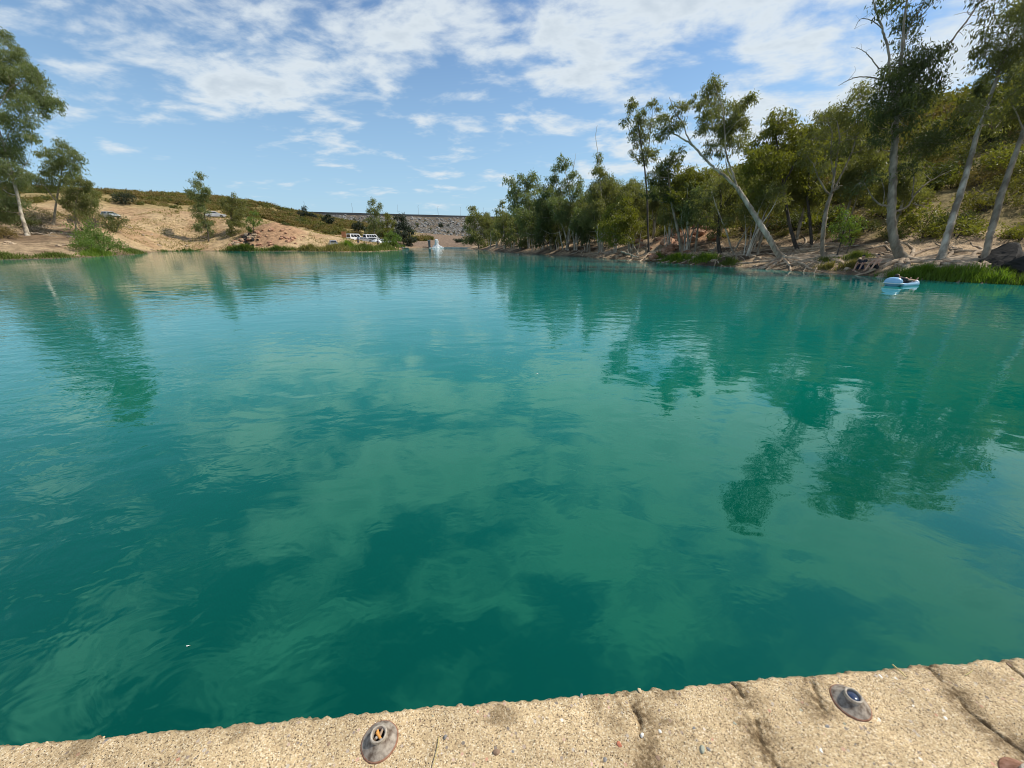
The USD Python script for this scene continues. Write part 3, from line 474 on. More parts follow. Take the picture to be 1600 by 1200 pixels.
  ('gum_tree','leaf_yellow','bark_pale','bushy yellow-green gum tree with several pale stems left of the straight thin trunk',2.00,0.27,
   [[(14.02,47.04,0.15,0.224),(13.72,47.53,1.48,0.149),(13.28,48.13,3.09,0.134),(12.83,48.70,4.63,0.089)],[(14.47,47.09,0.29,0.164),(14.83,47.61,1.83,0.119),(15.03,48.08,3.23,0.074)],[(14.92,47.09,0.29,0.149),(14.12,47.39,1.55,0.119),(13.77,47.58,2.53,0.074)]],
   [(12.14,49.29,5.62,0.90,1.00),(13.02,49.50,6.32,0.90,1.00),(13.73,48.45,5.29,0.90,1.00),(11.52,49.36,4.31,0.97,1.00),(12.28,47.60,4.23,1.12,1.00),(13.67,48.26,3.92,1.04,0.90),(10.64,47.70,3.08,0.97,0.80),(11.89,47.80,2.67,1.04,0.80),(13.22,47.13,2.38,0.90,0.70)]),
  ('gum_tree','leaf_gum','bark_pale','pointed gum tree with pale stems and a long bare twig above its top',2.10,0.28,
   [[(12.19,54.37,0.51,0.343),(12.10,55.00,2.20,0.206),(12.02,55.75,4.21,0.180),(12.02,56.65,6.62,0.154),(11.85,57.69,9.44,0.120),(11.59,58.89,12.66,0.086),(11.24,59.79,15.07,0.060),(11.42,60.36,16.60,0.034)],[(12.02,56.35,5.82,0.103),(12.83,57.81,8.30,0.087),(13.57,58.99,10.00,0.044)],[(12.19,55.15,2.60,0.137),(12.83,55.39,3.80,0.111),(13.03,55.39,4.35,0.060)],[(11.67,54.34,0.43,0.172),(11.34,54.24,2.20,0.135),(11.10,54.20,4.15,0.083)]],
   [(11.81,59.13,12.63,0.60,0.80),(11.48,57.38,10.98,0.77,1.00),(12.55,57.77,9.37,1.03,1.00),(11.26,57.00,8.51,1.03,1.00),(13.35,57.49,8.41,0.86,1.00),(11.01,57.62,6.54,1.20,1.00),(12.52,57.13,6.03,1.29,1.00),(11.55,55.72,4.61,1.03,0.80),(13.91,57.42,6.84,0.86,1.00),(10.19,56.43,5.19,1.03,0.80),(12.12,57.78,10.44,0.69,1.00),(10.58,56.37,7.99,0.86,1.00)]),
  ('gum_tree','leaf_gum_grey','bark_pale','grey-green gum tree with a straight white trunk and bare twigs above',2.10,0.30,
   [[(9.51,61.67,0.76,0.388),(9.32,62.38,2.67,0.252),(9.13,63.23,4.95,0.214),(8.93,64.07,7.22,0.175),(8.54,65.09,9.95,0.136),(7.96,66.03,12.50,0.097),(7.38,66.85,14.69,0.058)],[(8.54,65.09,9.95,0.087),(9.35,66.22,12.53,0.068),(9.76,67.16,14.58,0.039)],[(8.93,64.07,7.22,0.097),(7.00,65.21,9.97,0.078),(6.43,66.02,11.81,0.049)]],
   [(7.11,67.09,12.50,0.87,1.00),(6.22,66.50,10.83,0.97,1.00),(8.38,66.51,13.09,0.78,0.80),(9.27,65.33,11.54,0.87,0.80),(7.88,65.97,9.89,1.26,1.00),(9.53,63.54,8.91,1.07,1.00),(7.08,63.20,7.33,1.36,1.00),(9.15,63.96,6.51,1.26,1.00),(7.80,63.67,5.42,1.17,0.80),(10.34,64.38,10.30,0.78,0.70),(6.05,64.99,8.89,1.07,1.00),(10.64,65.08,7.48,1.07,1.00),(7.34,66.30,13.99,0.58,0.50)]),
  ('leaning_gum_tree','leaf_gum_dark','bark_pale','dark leafy gum with crossing pale trunks leaning left over the water',2.10,0.30,
   [[(8.76,63.26,0.73,0.339),(8.37,63.99,2.69,0.239),(7.77,64.61,4.37,0.199),(6.97,65.03,5.49,0.179),(6.17,65.55,6.89,0.129),(5.58,66.24,8.76,0.080)],[(7.97,63.26,0.73,0.299),(7.55,63.79,2.50,0.199),(7.34,64.00,3.43,0.159)]],
   [(5.52,65.79,9.16,1.10,1.00),(4.75,65.32,7.50,1.20,1.00),(6.28,66.45,6.50,1.29,1.00),(4.96,64.76,5.48,1.29,1.00),(6.68,65.71,4.60,1.10,0.80),(4.65,65.33,3.84,1.10,0.70)]),
  ('gum_tree','leaf_gum_grey','bark_pale','wide grey-green gum tree with a lumpy crown in the middle of the right bank row',2.10,0.36,
   [[(3.67,72.79,0.53,0.298),(3.44,73.62,2.79,0.206),(3.21,74.82,6.01,0.172),(2.98,76.02,9.23,0.138),(2.52,77.02,11.92,0.069)],[(3.21,75.22,7.08,0.115),(0.92,76.44,9.79,0.092),(0.00,77.34,11.65,0.046)],[(6.65,72.75,0.42,0.298),(5.92,72.86,2.14,0.228),(5.42,72.76,3.31,0.158)]],
   [(-0.23,78.54,12.21,1.03,1.00),(0.69,76.57,10.73,0.92,1.00),(1.83,76.88,12.20,1.03,1.00),(3.41,76.82,12.80,1.03,1.00),(4.79,78.31,11.56,0.92,1.00),(0.00,76.08,9.44,1.03,1.00),(2.04,75.45,9.38,1.49,1.00),(4.12,75.87,9.01,1.49,1.00),(1.81,73.93,6.58,1.72,1.00),(4.61,75.27,6.24,1.72,1.00),(2.74,73.94,4.07,1.49,0.90),(5.00,73.33,3.63,1.38,0.80),(3.24,77.52,11.05,1.03,1.00),(0.46,76.45,7.80,1.38,1.00)]),
  ('gum_tree','leaf_gum','bark_grey','small gum tree at the far end of the row beside the rounded one',2.10,0.42,
   [[(-1.35,85.80,0.39,0.270),(-1.62,86.74,2.92,0.189),(-1.89,87.92,6.08,0.149),(-2.16,89.00,8.99,0.081)]],
   [(-2.26,87.80,9.38,0.81,1.00),(-2.70,88.53,7.48,1.21,1.00),(-0.80,87.52,6.68,1.49,1.00),(-2.19,88.62,4.73,1.62,1.00),(0.00,87.91,3.95,1.62,1.00),(-3.21,86.13,3.16,1.35,1.00),(-1.07,85.82,2.16,1.35,0.80),(0.80,86.95,6.04,1.21,1.00)]),
  ('gum_tree','leaf_gum','bark_grey','rounded leafy gum tree nearest the dam on the right bank',2.30,0.50,
   [[(-8.91,108.90,0.10,0.343),(-9.25,110.04,3.15,0.240),(-9.93,111.23,6.36,0.188),(-10.45,112.42,9.57,0.103)]],
   [(-10.80,114.57,10.35,1.20,1.00),(-9.52,111.02,7.92,1.88,1.00),(-11.17,111.53,6.06,1.88,1.00),(-7.70,111.25,6.68,1.88,1.00),(-6.20,111.07,4.45,2.06,1.00),(-9.97,110.67,3.80,2.23,1.00),(-12.09,110.72,2.51,1.54,1.00),(-7.44,108.23,2.19,1.88,1.00),(-5.18,110.79,2.51,1.71,1.00),(-5.44,110.46,6.33,1.37,1.00),(-11.66,111.96,7.97,1.20,1.00)]),
  ('gum_tree','leaf_gum_dark','bark_dark','low dark bushy gum between the pale leaning trunks and the lumpy crown',2.10,0.34,
   [[(7.14,66.73,0.76,0.315),(7.14,67.83,3.71,0.210),(6.93,68.93,6.66,0.147)]],
   [(6.89,67.96,5.17,1.47,1.00),(5.63,67.32,3.70,1.36,1.00),(8.41,67.98,3.91,1.36,1.00),(7.34,67.30,2.53,1.16,0.80),(4.39,66.97,2.33,1.16,0.80)]),
  ('gum_tree','leaf_gum_dark','bark_grey','low dark bushy gum between the white trunk and the pointed gum tree',2.00,0.30,
   [[(11.13,57.87,0.58,0.274),(10.95,58.63,2.64,0.183),(10.58,59.43,4.78,0.128)],[(10.40,57.87,0.58,0.219),(10.37,59.43,2.47,0.148)]],
   [(10.44,59.79,5.21,1.28,1.00),(11.30,58.09,3.89,1.09,1.00),(9.40,58.66,4.16,1.19,1.00),(10.57,58.66,2.98,1.09,0.80)]),
  ('gum_tree','leaf_gum','bark_grey','low leafy gum at the waterline under the lumpy crown',2.10,0.38,
   [[(1.48,78.39,0.53,0.247),(1.23,79.25,2.84,0.173),(0.74,80.11,5.16,0.123)]],
   [(0.75,81.00,4.96,1.36,1.00),(2.25,80.67,4.26,1.36,1.00),(0.00,79.52,3.31,1.23,1.00),(1.70,77.86,2.15,1.23,0.80),(3.48,79.81,2.62,1.11,0.70)]),
  ('gum_tree','leaf_gum','bark_pale','gum tree past the right edge of the picture, seen in the water',1.60,0.20,
   [[(27.85,20.08,0.81,0.417),(28.04,20.37,1.59,0.321),(28.55,20.95,3.16,0.289),(29.26,21.73,5.26,0.257),(30.16,22.63,7.67,0.225),(31.28,23.75,10.68,0.160),(32.08,24.75,13.38,0.096),(32.56,25.65,15.79,0.048)],[(30.16,22.63,7.67,0.128),(30.73,23.36,9.76,0.096),(31.62,23.98,11.54,0.048)]],
   [(30.40,23.26,8.93,1.16,1.00),(31.81,24.27,10.87,1.28,1.00),(32.54,24.65,12.32,1.28,1.00),(30.74,24.48,12.76,1.16,1.00),(33.49,26.31,15.14,1.28,1.00),(32.64,25.44,15.92,1.16,1.00),(31.40,25.79,16.82,1.09,1.00),(30.62,24.41,10.38,0.96,1.00),(32.29,23.95,13.02,1.28,1.00),(28.88,23.56,11.37,0.83,0.80)]),
  ('gum_tree','leaf_gum_grey','bark_pale','largest gum tree on the left bank with a pale leaning trunk and spreading crown',2.10,0.30,
   [[(-71.19,60.57,2.83,0.659),(-71.75,61.16,4.42,0.452),(-72.23,61.75,6.01,0.414),(-72.70,62.54,8.13,0.377),(-73.54,63.62,11.04,0.339),(-74.58,64.94,14.57,0.301),(-75.71,66.25,18.10,0.264),(-76.65,67.73,22.07,0.207),(-77.22,69.37,26.49,0.141)],[(-74.77,65.10,15.01,0.151),(-74.12,66.52,17.76,0.123),(-73.27,67.69,19.83,0.095),(-71.06,68.73,21.57,0.058)],[(-76.09,66.74,19.43,0.141),(-73.05,67.17,22.68,0.112),(-69.70,66.76,23.70,0.064)],[(-73.45,63.46,10.60,0.132),(-72.67,64.70,12.29,0.095),(-72.63,65.75,13.47,0.058)],[(-72.89,62.64,8.39,0.113),(-74.83,63.17,8.87,0.095),(-76.21,63.87,9.81,0.057)]],
   [(-74.61,70.42,30.06,1.04,1.00),(-72.73,69.05,28.04,1.13,1.00),(-73.82,71.42,28.85,0.57,0.80),(-77.09,71.41,27.36,1.13,1.00),(-69.43,67.20,24.68,1.41,1.00),(-69.77,68.48,24.33,1.32,1.00),(-72.76,68.62,23.91,1.60,1.00),(-69.67,67.85,22.42,1.51,1.00),(-66.63,66.61,20.97,0.94,1.00),(-64.61,65.33,19.52,0.47,0.70),(-69.34,67.67,20.95,1.04,1.00),(-76.00,69.19,22.51,1.51,1.00),(-69.43,65.32,20.45,1.51,1.00),(-72.08,65.17,18.23,1.69,1.00),(-73.73,67.28,17.28,1.32,0.80),(-75.90,66.42,15.27,1.69,1.00),(-73.81,65.31,13.73,1.32,0.80),(-68.67,63.47,15.95,0.75,0.60),(-75.92,64.44,10.73,1.41,1.00),(-76.67,64.62,8.33,1.22,0.80),(-74.82,65.45,10.35,0.85,0.60),(-76.38,62.61,6.06,1.41,1.00),(-74.80,67.20,25.72,2.07,1.00),(-80.01,69.00,21.64,2.45,1.00),(-76.18,63.83,14.76,2.45,1.00),(-78.95,71.40,30.30,1.69,1.00),(-80.61,65.11,9.96,2.26,1.00),(-69.56,67.79,19.86,0.66,0.60),(-69.02,64.73,18.12,0.94,0.60),(-73.51,67.72,24.39,1.13,1.00),(-75.09,71.55,27.65,1.13,1.00),(-71.67,62.30,11.42,1.32,1.00),(-76.67,64.61,12.44,1.88,1.00),(-73.57,61.45,6.16,1.32,0.90),(-69.89,62.29,11.26,0.94,0.90),(-73.12,62.74,7.29,1.04,0.80),(-74.04,60.50,7.76,1.69,1.00)]),
  ('gum_tree','leaf_gum_grey','bark_grey','round-topped gum tree second from the left on the left bank',2.00,0.32,
   [[(-80.85,73.26,4.68,0.452),(-80.62,74.13,7.01,0.316),(-80.17,75.11,9.66,0.248),(-79.49,76.49,13.36,0.169),(-79.04,77.67,16.53,0.090)],[(-80.40,74.72,8.60,0.158),(-81.91,75.01,11.66,0.112),(-81.81,74.69,13.09,0.066)],[(-79.72,75.90,11.77,0.136),(-76.79,76.25,14.12,0.078)]],
   [(-77.78,76.82,17.34,1.13,1.00),(-76.40,76.35,16.19,1.24,1.00),(-80.40,77.81,16.36,1.24,1.00),(-82.49,78.45,16.88,0.90,0.90),(-84.51,78.77,16.74,0.68,0.80),(-75.62,75.99,14.67,1.02,1.00),(-78.84,76.69,14.39,1.58,1.00),(-80.74,76.43,14.54,1.02,1.00),(-82.96,76.93,13.83,1.02,1.00),(-79.46,75.95,11.98,1.47,1.00),(-84.70,77.02,11.61,1.35,0.80),(-85.19,75.58,11.83,1.13,0.60),(-76.40,74.83,12.13,1.13,1.00),(-81.90,76.26,11.31,1.35,0.80)]),
  ('gum_tree','leaf_gum','bark_grey','small dense gum tree with a straight stem beside the green shore bush',2.10,0.28,
   [[(-70.37,66.36,2.62,0.310),(-70.47,67.12,4.65,0.217),(-70.58,67.84,6.59,0.186),(-70.27,68.56,8.53,0.134),(-69.65,69.28,10.46,0.072)]],
   [(-68.97,68.75,11.04,0.93,1.00),(-68.69,69.57,10.50,0.83,1.00),(-70.49,68.93,9.50,1.24,1.00),(-69.51,69.64,9.10,1.24,1.00),(-71.01,68.39,7.76,1.24,1.00),(-69.40,68.32,7.19,1.24,1.00),(-71.38,67.89,8.09,1.03,1.00),(-68.11,68.53,8.15,0.93,1.00),(-69.51,67.09,5.98,1.03,0.70)]),
  ('gum_tree','leaf_gum_grey','bark_dark','slim pointed grey-green gum tree standing alone on the straw slope',2.00,0.36,
   [[(-72.68,98.10,1.89,0.368),(-72.83,98.84,3.90,0.276),(-73.29,99.59,5.91,0.230),(-73.91,100.93,9.50,0.184),(-74.52,102.53,13.81,0.123),(-74.83,103.60,16.69,0.061)]],
   [(-75.33,104.45,17.22,1.07,1.00),(-75.78,103.01,14.97,1.38,1.00),(-73.49,101.37,13.27,1.53,1.00),(-75.82,101.27,12.30,1.38,1.00),(-73.50,101.27,11.34,1.38,1.00),(-75.92,101.67,9.84,1.53,1.00),(-72.97,99.85,8.87,1.07,0.90),(-75.25,100.75,7.52,1.53,1.00),(-73.29,100.00,5.93,1.23,0.90),(-74.30,98.33,5.44,1.23,0.90),(-73.16,99.50,4.48,1.07,0.80),(-76.29,101.20,13.12,0.92,0.90),(-72.56,101.24,12.99,0.92,0.90)]),
  ('gum_tree','leaf_gum','bark_dark','shorter round gum tree just right of the white car on the slope',2.10,0.36,
   [[(-68.62,100.77,3.35,0.313),(-68.62,101.65,5.70,0.235),(-68.78,102.58,8.20,0.172),(-68.62,103.67,11.13,0.094)]],
   [(-70.38,104.06,11.45,1.10,1.00),(-67.63,103.20,11.94,1.41,1.00),(-67.00,104.70,10.94,1.25,1.00),(-68.42,103.01,9.51,1.72,1.00),(-66.08,102.10,8.31,1.41,1.00),(-69.53,103.08,7.21,1.41,1.00),(-67.05,100.19,5.51,1.57,1.00),(-67.65,102.76,6.91,1.41,1.00),(-68.03,99.72,4.06,1.10,0.80),(-70.40,102.55,10.90,0.94,1.00),(-66.67,104.49,9.77,0.94,1.00)]),
  ('shrub_tree','leaf_bright','bark_dark','small light green shrub on the left end of the red earth mound',1.80,0.36,
   [[(-61.44,97.93,3.60,0.213),(-61.44,98.67,5.59,0.152),(-61.29,99.58,8.02,0.076)]],
   [(-61.50,100.07,8.47,0.76,1.00),(-62.03,98.53,6.57,1.06,1.00),(-60.40,98.34,6.56,1.06,0.80),(-62.29,99.28,4.91,1.06,0.80),(-63.16,98.98,5.60,0.76,0.70)]),
  ('gum_tree','leaf_gum_grey','bark_pale','tall pale gum tree behind the parked vehicles',2.20,0.55,
   [[(-51.60,154.04,3.14,0.480),(-51.60,155.88,8.09,0.288),(-51.36,157.56,12.59,0.192),(-51.36,158.81,15.97,0.096)]],
   [(-52.68,159.81,15.83,1.44,1.00),(-49.54,157.18,14.74,1.20,1.00),(-53.42,158.14,13.07,1.44,1.00),(-50.72,156.90,12.11,1.92,1.00),(-52.98,155.67,9.85,1.44,1.00),(-50.22,155.66,8.97,1.92,1.00),(-52.45,155.76,6.75,1.92,1.00),(-49.28,154.55,5.83,1.68,1.00),(-54.11,154.50,5.39,1.20,0.80)]),
  ('leafy_tree','leaf_yellow','bark_dark','yellow-green tree between the tall pale gum and the dark tree near the dam',2.20,0.55,
   [[(-46.72,154.41,2.70,0.482),(-46.72,156.00,6.98,0.289),(-46.72,157.26,10.37,0.144)]],
   [(-46.36,156.21,10.75,1.45,1.00),(-48.51,157.53,8.16,1.69,1.00),(-45.42,157.09,8.59,1.69,1.00),(-47.51,156.43,5.43,1.93,1.00),(-44.73,155.20,5.40,1.69,1.00),(-49.50,156.24,4.52,1.20,1.00)]),
  ('leafy_tree','leaf_far_dark','bark_dark','dark broad tree to the left of the water jet',2.40,0.60,
   [[(-34.99,131.40,1.06,0.412),(-34.99,132.83,4.92,0.247),(-35.40,134.05,8.20,0.123)]],
   [(-37.07,134.61,9.55,1.03,1.00),(-35.07,134.71,9.18,1.44,1.00),(-36.29,133.78,6.85,1.65,1.00),(-33.95,134.17,6.49,1.65,1.00),(-32.44,132.50,4.91,1.24,1.00),(-34.65,131.12,3.74,1.85,1.00),(-31.75,130.49,2.60,1.24,1.00),(-33.11,130.74,1.83,1.44,1.00),(-37.05,131.22,4.50,1.44,1.00)]),
  ('willow_bush','leaf_bright','bark_dark','bright light-green bush at the tip of the grassy spit',2.40,0.36,
   [[(-31.43,108.70,0.27,0.410),(-31.95,109.17,1.55,0.273),(-32.29,109.77,3.15,0.154)],[(-31.43,108.70,0.27,0.256),(-31.11,110.57,1.87,0.173),(-31.12,112.33,3.17,0.087)]],
   [(-33.13,109.84,3.47,1.02,1.00),(-31.95,110.68,3.96,1.02,1.00),(-33.46,108.24,2.19,1.02,1.00),(-32.10,109.34,2.19,1.37,1.00),(-30.83,110.56,2.83,1.02,1.00),(-31.17,109.39,1.39,1.02,1.00),(-33.09,108.83,1.07,0.85,1.00)]),
  ('pine_tree','leaf_far_dark','bark_dark','tallest dark tree on the far ridge, leftmost of the ridge group',2.80,0.60,
   [[(-84.49,169.05,10.52,0.363),(-84.49,170.14,13.43,0.233),(-84.49,171.04,15.86,0.104)]],
   [(-84.45,170.52,14.64,1.09,1.00),(-85.11,169.05,12.65,1.17,1.00),(-83.36,169.07,12.42,1.17,1.00),(-84.40,168.54,10.97,1.17,1.00)]),
  ('pine_tree','leaf_far_dark','bark_dark','low dark tree just right of the tallest one on the far ridge',2.80,0.60,
   [[(-80.60,168.69,9.55,0.363),(-80.86,169.60,11.98,0.233),(-80.86,170.14,13.43,0.104)]],
   [(-81.24,169.58,12.69,1.04,1.00),(-79.96,169.16,11.48,1.30,1.00),(-82.31,170.00,10.81,1.17,1.00),(-78.94,168.09,10.00,1.04,1.00)]),
  ('pine_tree','leaf_far_dark','bark_dark','round dark tree on the hill line in front of the dam',2.80,0.60,
   [[(-73.78,166.80,8.04,0.360),(-73.78,167.61,10.21,0.231),(-73.78,168.23,11.90,0.103)]],
   [(-73.52,167.63,11.86,1.03,1.00),(-75.08,167.15,10.42,1.29,1.00),(-72.14,166.86,10.41,1.18,1.00),(-73.81,166.64,8.98,1.41,1.00),(-71.70,166.51,8.98,1.03,1.00)]),
  ('leafy_tree','leaf_far_dark','bark_dark','low dark bush-like tree behind the white vans',2.80,0.60,
   [[(-61.10,164.29,5.60,0.356),(-61.10,164.91,7.27,0.229),(-61.10,165.35,8.46,0.127)]],
   [(-62.87,165.14,7.98,1.27,1.00),(-60.21,164.32,8.42,1.27,1.00),(-59.40,165.76,7.06,1.27,1.00),(-61.50,164.45,6.78,1.27,1.00)])
]
# ------------------------------------------------------------------ dam across the far end
DA, DB = np.array([-190.0, 168.9]), np.array([70.0, 282.8])
dd = (DB - DA) / np.linalg.norm(DB - DA)
dn = np.array([dd[1], -dd[0]])
ds = np.arange(0, np.linalg.norm(DB - DA), 1.1)
dp = np.concatenate([[-9, -8.7, -.5, 0], np.arange(1.0, 33, 1.0)])      # across: back edge, crest road, then down the face
dz = np.concatenate([[11.0, 14.7, 14.75, 14.75], 14.75 - np.arange(1.0, 33, 1.0) / 1.9])
D1, D2 = np.meshgrid(ds, dp, indexing='ij')
face = D2 > .5
DZ = np.broadcast_to(dz, D1.shape) + face * (fbm2(D1, D2, .35, 4, 61) * 1.1 + fbm2(D1, D2, 1.3, 2, 62) * .8)
DXY = DA + D1[..., None] * dd + D2[..., None] * dn
i, j = np.meshgrid(np.arange(len(ds) - 1), np.arange(len(dp) - 1), indexing='ij')
k = lambda a, b: a * len(dp) + b
df = np.stack([k(i, j), k(i, j + 1), k(i + 1, j + 1), k(i + 1, j)], -1).reshape(-1, 4)
dam = thing('dam', 'long grey rock-faced dam closing the far end of the lake', 'dam')
dam_face = obj('embankment', (np.concatenate([DXY, DZ[..., None]], -1).reshape(-1, 3), df), 'ground_soil', dam)
grey, brn = np.array([.118, .12, .118]), np.array([.135, .11, .08])
tone = sstep(-.06, .14, fbm2(D1, D2 * 2, .06, 4, 63) + .12 * sstep(12, 22, D2))
DC = (grey * (1 - w3(tone)) + brn * w3(tone)) * (.8 + 1.1 * w3(np.clip(meshkit.fbm(np.stack([D1 * .6, D2 * .9, D1 * 0], -1), 3, 64), 0, 1) - .25))
primvar(dam_face, 'soil', DC.reshape(-1, 3))
def wallbox(a, b, z0, z1, half):
    a, b = np.asarray(a, float), np.asarray(b, float)
    L = np.linalg.norm(b - a)
    m = trimesh.creation.box([L, 2 * half, z1 - z0])
    m.apply_transform(trimesh.transformations.rotation_matrix(math.atan2(*(b - a)[::-1]), [0, 0, 1]))
    m.apply_translation([*((a + b) / 2), (z0 + z1) / 2])
    return m
plain('dark_concrete', (.075, .078, .08), .85)
noisy('concrete_grey', (.26, .25, .23), (.42, .4, .37), .9, .9)
plain('steel_grey', (.32, .33, .34), .45, metallic=.6)
obj('parapet', wallbox(DA + dd * 2, DB, 14.3, 15.75, .2), 'dark_concrete', dam)

def rock_mesh(seed, sub=2, squash=.7, rough=.5):
    m = trimesh.creation.icosphere(sub, 1.0)
    v = np.array(m.vertices)
    n = meshkit.fbm(v * 1.3 + seed * 7.1, 3, seed)
    v = v * (1 + rough * (n[:, None] - .5) * 2)
    r = np.random.default_rng(seed)
    for _ in range(5):                               # broken flat faces
        d = r.normal(size=3); d /= np.linalg.norm(d)
        h = v @ d; c = r.uniform(.5, .85)
        v = v - np.maximum(h - c, 0)[:, None] * d * .85
    v[:, 2] *= squash
    return v, np.array(m.faces)

def instancer(name, parent, protos, P, S, RZs, which, **tags):
    base = (str(parent.GetPath()) if parent is not None else '/World') + '/' + name
    pi = UsdGeom.PointInstancer.Define(stage, numbered(base))
    rel = pi.CreatePrototypesRel()
    for n, (mesh, m) in enumerate(protos):
        g = usdkit.mesh(stage, f'{pi.GetPath()}/kinds/kind_{n}', mesh, M[m])
        rel.AddTarget(g.GetPath())
    pi.CreateProtoIndicesAttr(Vt.IntArray.FromNumpy(np.asarray(which, np.int32)))
    pi.CreatePositionsAttr(Vt.Vec3fArray.FromNumpy(np.asarray(P, np.float32)))
    S = np.asarray(S, np.float32)
    pi.CreateScalesAttr(Vt.Vec3fArray.FromNumpy(S if S.ndim == 2 else np.repeat(S[:, None], 3, 1)))
    pi.CreateOrientationsAttr(Vt.QuathArray([Gf.Quath(float(math.cos(a / 2)), 0, 0, float(math.sin(a / 2))) for a in RZs]))
    tag(pi, **tags)
    return pi.GetPrim()

nr = 5200
rs, rw = rng.uniform(40, 235, nr), rng.uniform(.6, 28, nr)
ri = np.clip(np.searchsorted(ds, rs), 0, len(ds) - 1); rj = np.clip(np.searchsorted(dp, rw), 0, len(dp) - 1)
rp = np.concatenate([DA + rs[:, None] * dd + rw[:, None] * dn, DZ[ri, rj][:, None] - .05], 1)
instancer('riprap', dam, [(rock_mesh(s, 1), m) for s, m in ((1, 'stone_grey'), (2, 'stone_grey'), (3, 'stone_grey'), (4, 'concrete_grey'))], rp, rng.uniform(.25, .85, nr) * np.where(rng.random(nr) < .06, 1.6, 1), rng.uniform(0, 6.28, nr), rng.choice(4, nr, p=[.4, .35, .19, .06]), kind='stuff')

lamp0 = None
for n, s in enumerate((72, 96, 118, 133, 141, 152, 163, 176, 190)):
    p = DA + dd * s - dn * 2.5
    if lamp0 is None:
        lamp0 = thing('lamp_post', 'thin grey lamp post standing on the dam crest', 'lamp post', (*p, 14.75), math.atan2(dn[1], dn[0]), 'lamp posts along the dam crest')
        obj('post', tube([(0, 0, -.1), (0, 0, 2.5), (0, 0, 5.2)], [.08, .065, .05], 8), 'steel_grey', lamp0)
        obj('arm', tube([(0, 0, 5.15), (.3, 0, 5.45), (.9, 0, 5.55)], .035, 6), 'steel_grey', lamp0)
        hd = trimesh.creation.box([.55, .2, .1]); hd.apply_translation([1.1, 0, 5.54]); obj('lamp_head', hd, 'steel_grey', lamp0)
    else:
        dup(lamp0, (*p, 14.75), math.atan2(dn[1], dn[0]))

# concrete outlet block and sill below the dam
ob = thing('outlet_block', 'small dark concrete outlet block left of the water jet', 'outlet', (-26.6, 131.5, -.3), .2)
bx = trimesh.creation.box([.75, 1.6, 2.5]); bx.apply_translation([0, 0, 1.25]); obj('block', bx, 'dark_concrete', ob)
bx = trimesh.creation.box([.95, 1.8, .2]); bx.apply_translation([0, 0, 2.6]); obj('cap', bx, 'concrete_grey', ob)
sl = wallbox((-24.5, 131.2), (-9.5, 121.5), -.4, .32, .7)
obj('weir_sill', sl, 'concrete_grey', label='low pale concrete sill at the waterline right of the water jet', category='sill')

# ------------------------------------------------------------------ foliage
def leaves(centres, sig, n_each, L, W, r, droop=1.0, flat=.0):
    """Leaf blades (two triangles each) in gaussian tufts."""
    c = np.repeat(centres, n_each, 0)
    s = np.repeat(sig, n_each)[:, None]
    n = len(c)
    p = c + r.normal(size=(n, 3)) * s * [1, 1, .85]
    a = r.normal(size=(n, 3)) * .75 + [0, 0, -droop]
    a /= np.linalg.norm(a, axis=1, keepdims=True)
    b = np.cross(a, r.normal(size=(n, 3))); b /= np.linalg.norm(b, axis=1, keepdims=True) + 1e-9
    l = (L * r.uniform(.6, 1.35, n))[:, None]
    w = (W * r.uniform(.7, 1.3, n))[:, None]
    nm = np.cross(a, b)
    v = np.stack([p, p + a * l * .45 + b * w * .5 + nm * l * .05, p + a * l, p + a * l * .45 - b * w * .5 + nm * l * .05], 1).reshape(-1, 3)
    f = (np.arange(n) * 4)[:, None, None] + np.array([[0, 1, 2], [0, 2, 3]])
    return v, f.reshape(-1, 3)

def crown_of(blobs, lai, ls, r, droop=1.0, wl=.27):
    C, Sg, N = [], [], []
    for x, y, z, R, de in blobs:
        nt = int(np.clip(8 + 7 * R, 7, 20) * (.55 + .45 * de))
        d = r.normal(size=(nt, 3)); d /= np.linalg.norm(d, axis=1, keepdims=True)
        q = np.array([x, y, z]) + d * (R * r.uniform(.25, 1.0, nt) ** .6)[:, None] * [1, 1, .9]
        sg = R * r.uniform(.12, .30, nt)
        total = lai * de * math.pi * R * R / (ls * ls * wl * .5)
        wts = sg ** 2; wts /= wts.sum()
        C.append(q); Sg.append(sg); N.append(np.maximum(3, (total * wts)).astype(int))
    C = np.vstack(C)
    return leaves(C, np.concatenate(Sg), np.concatenate(N), ls, ls * wl, r, droop), C

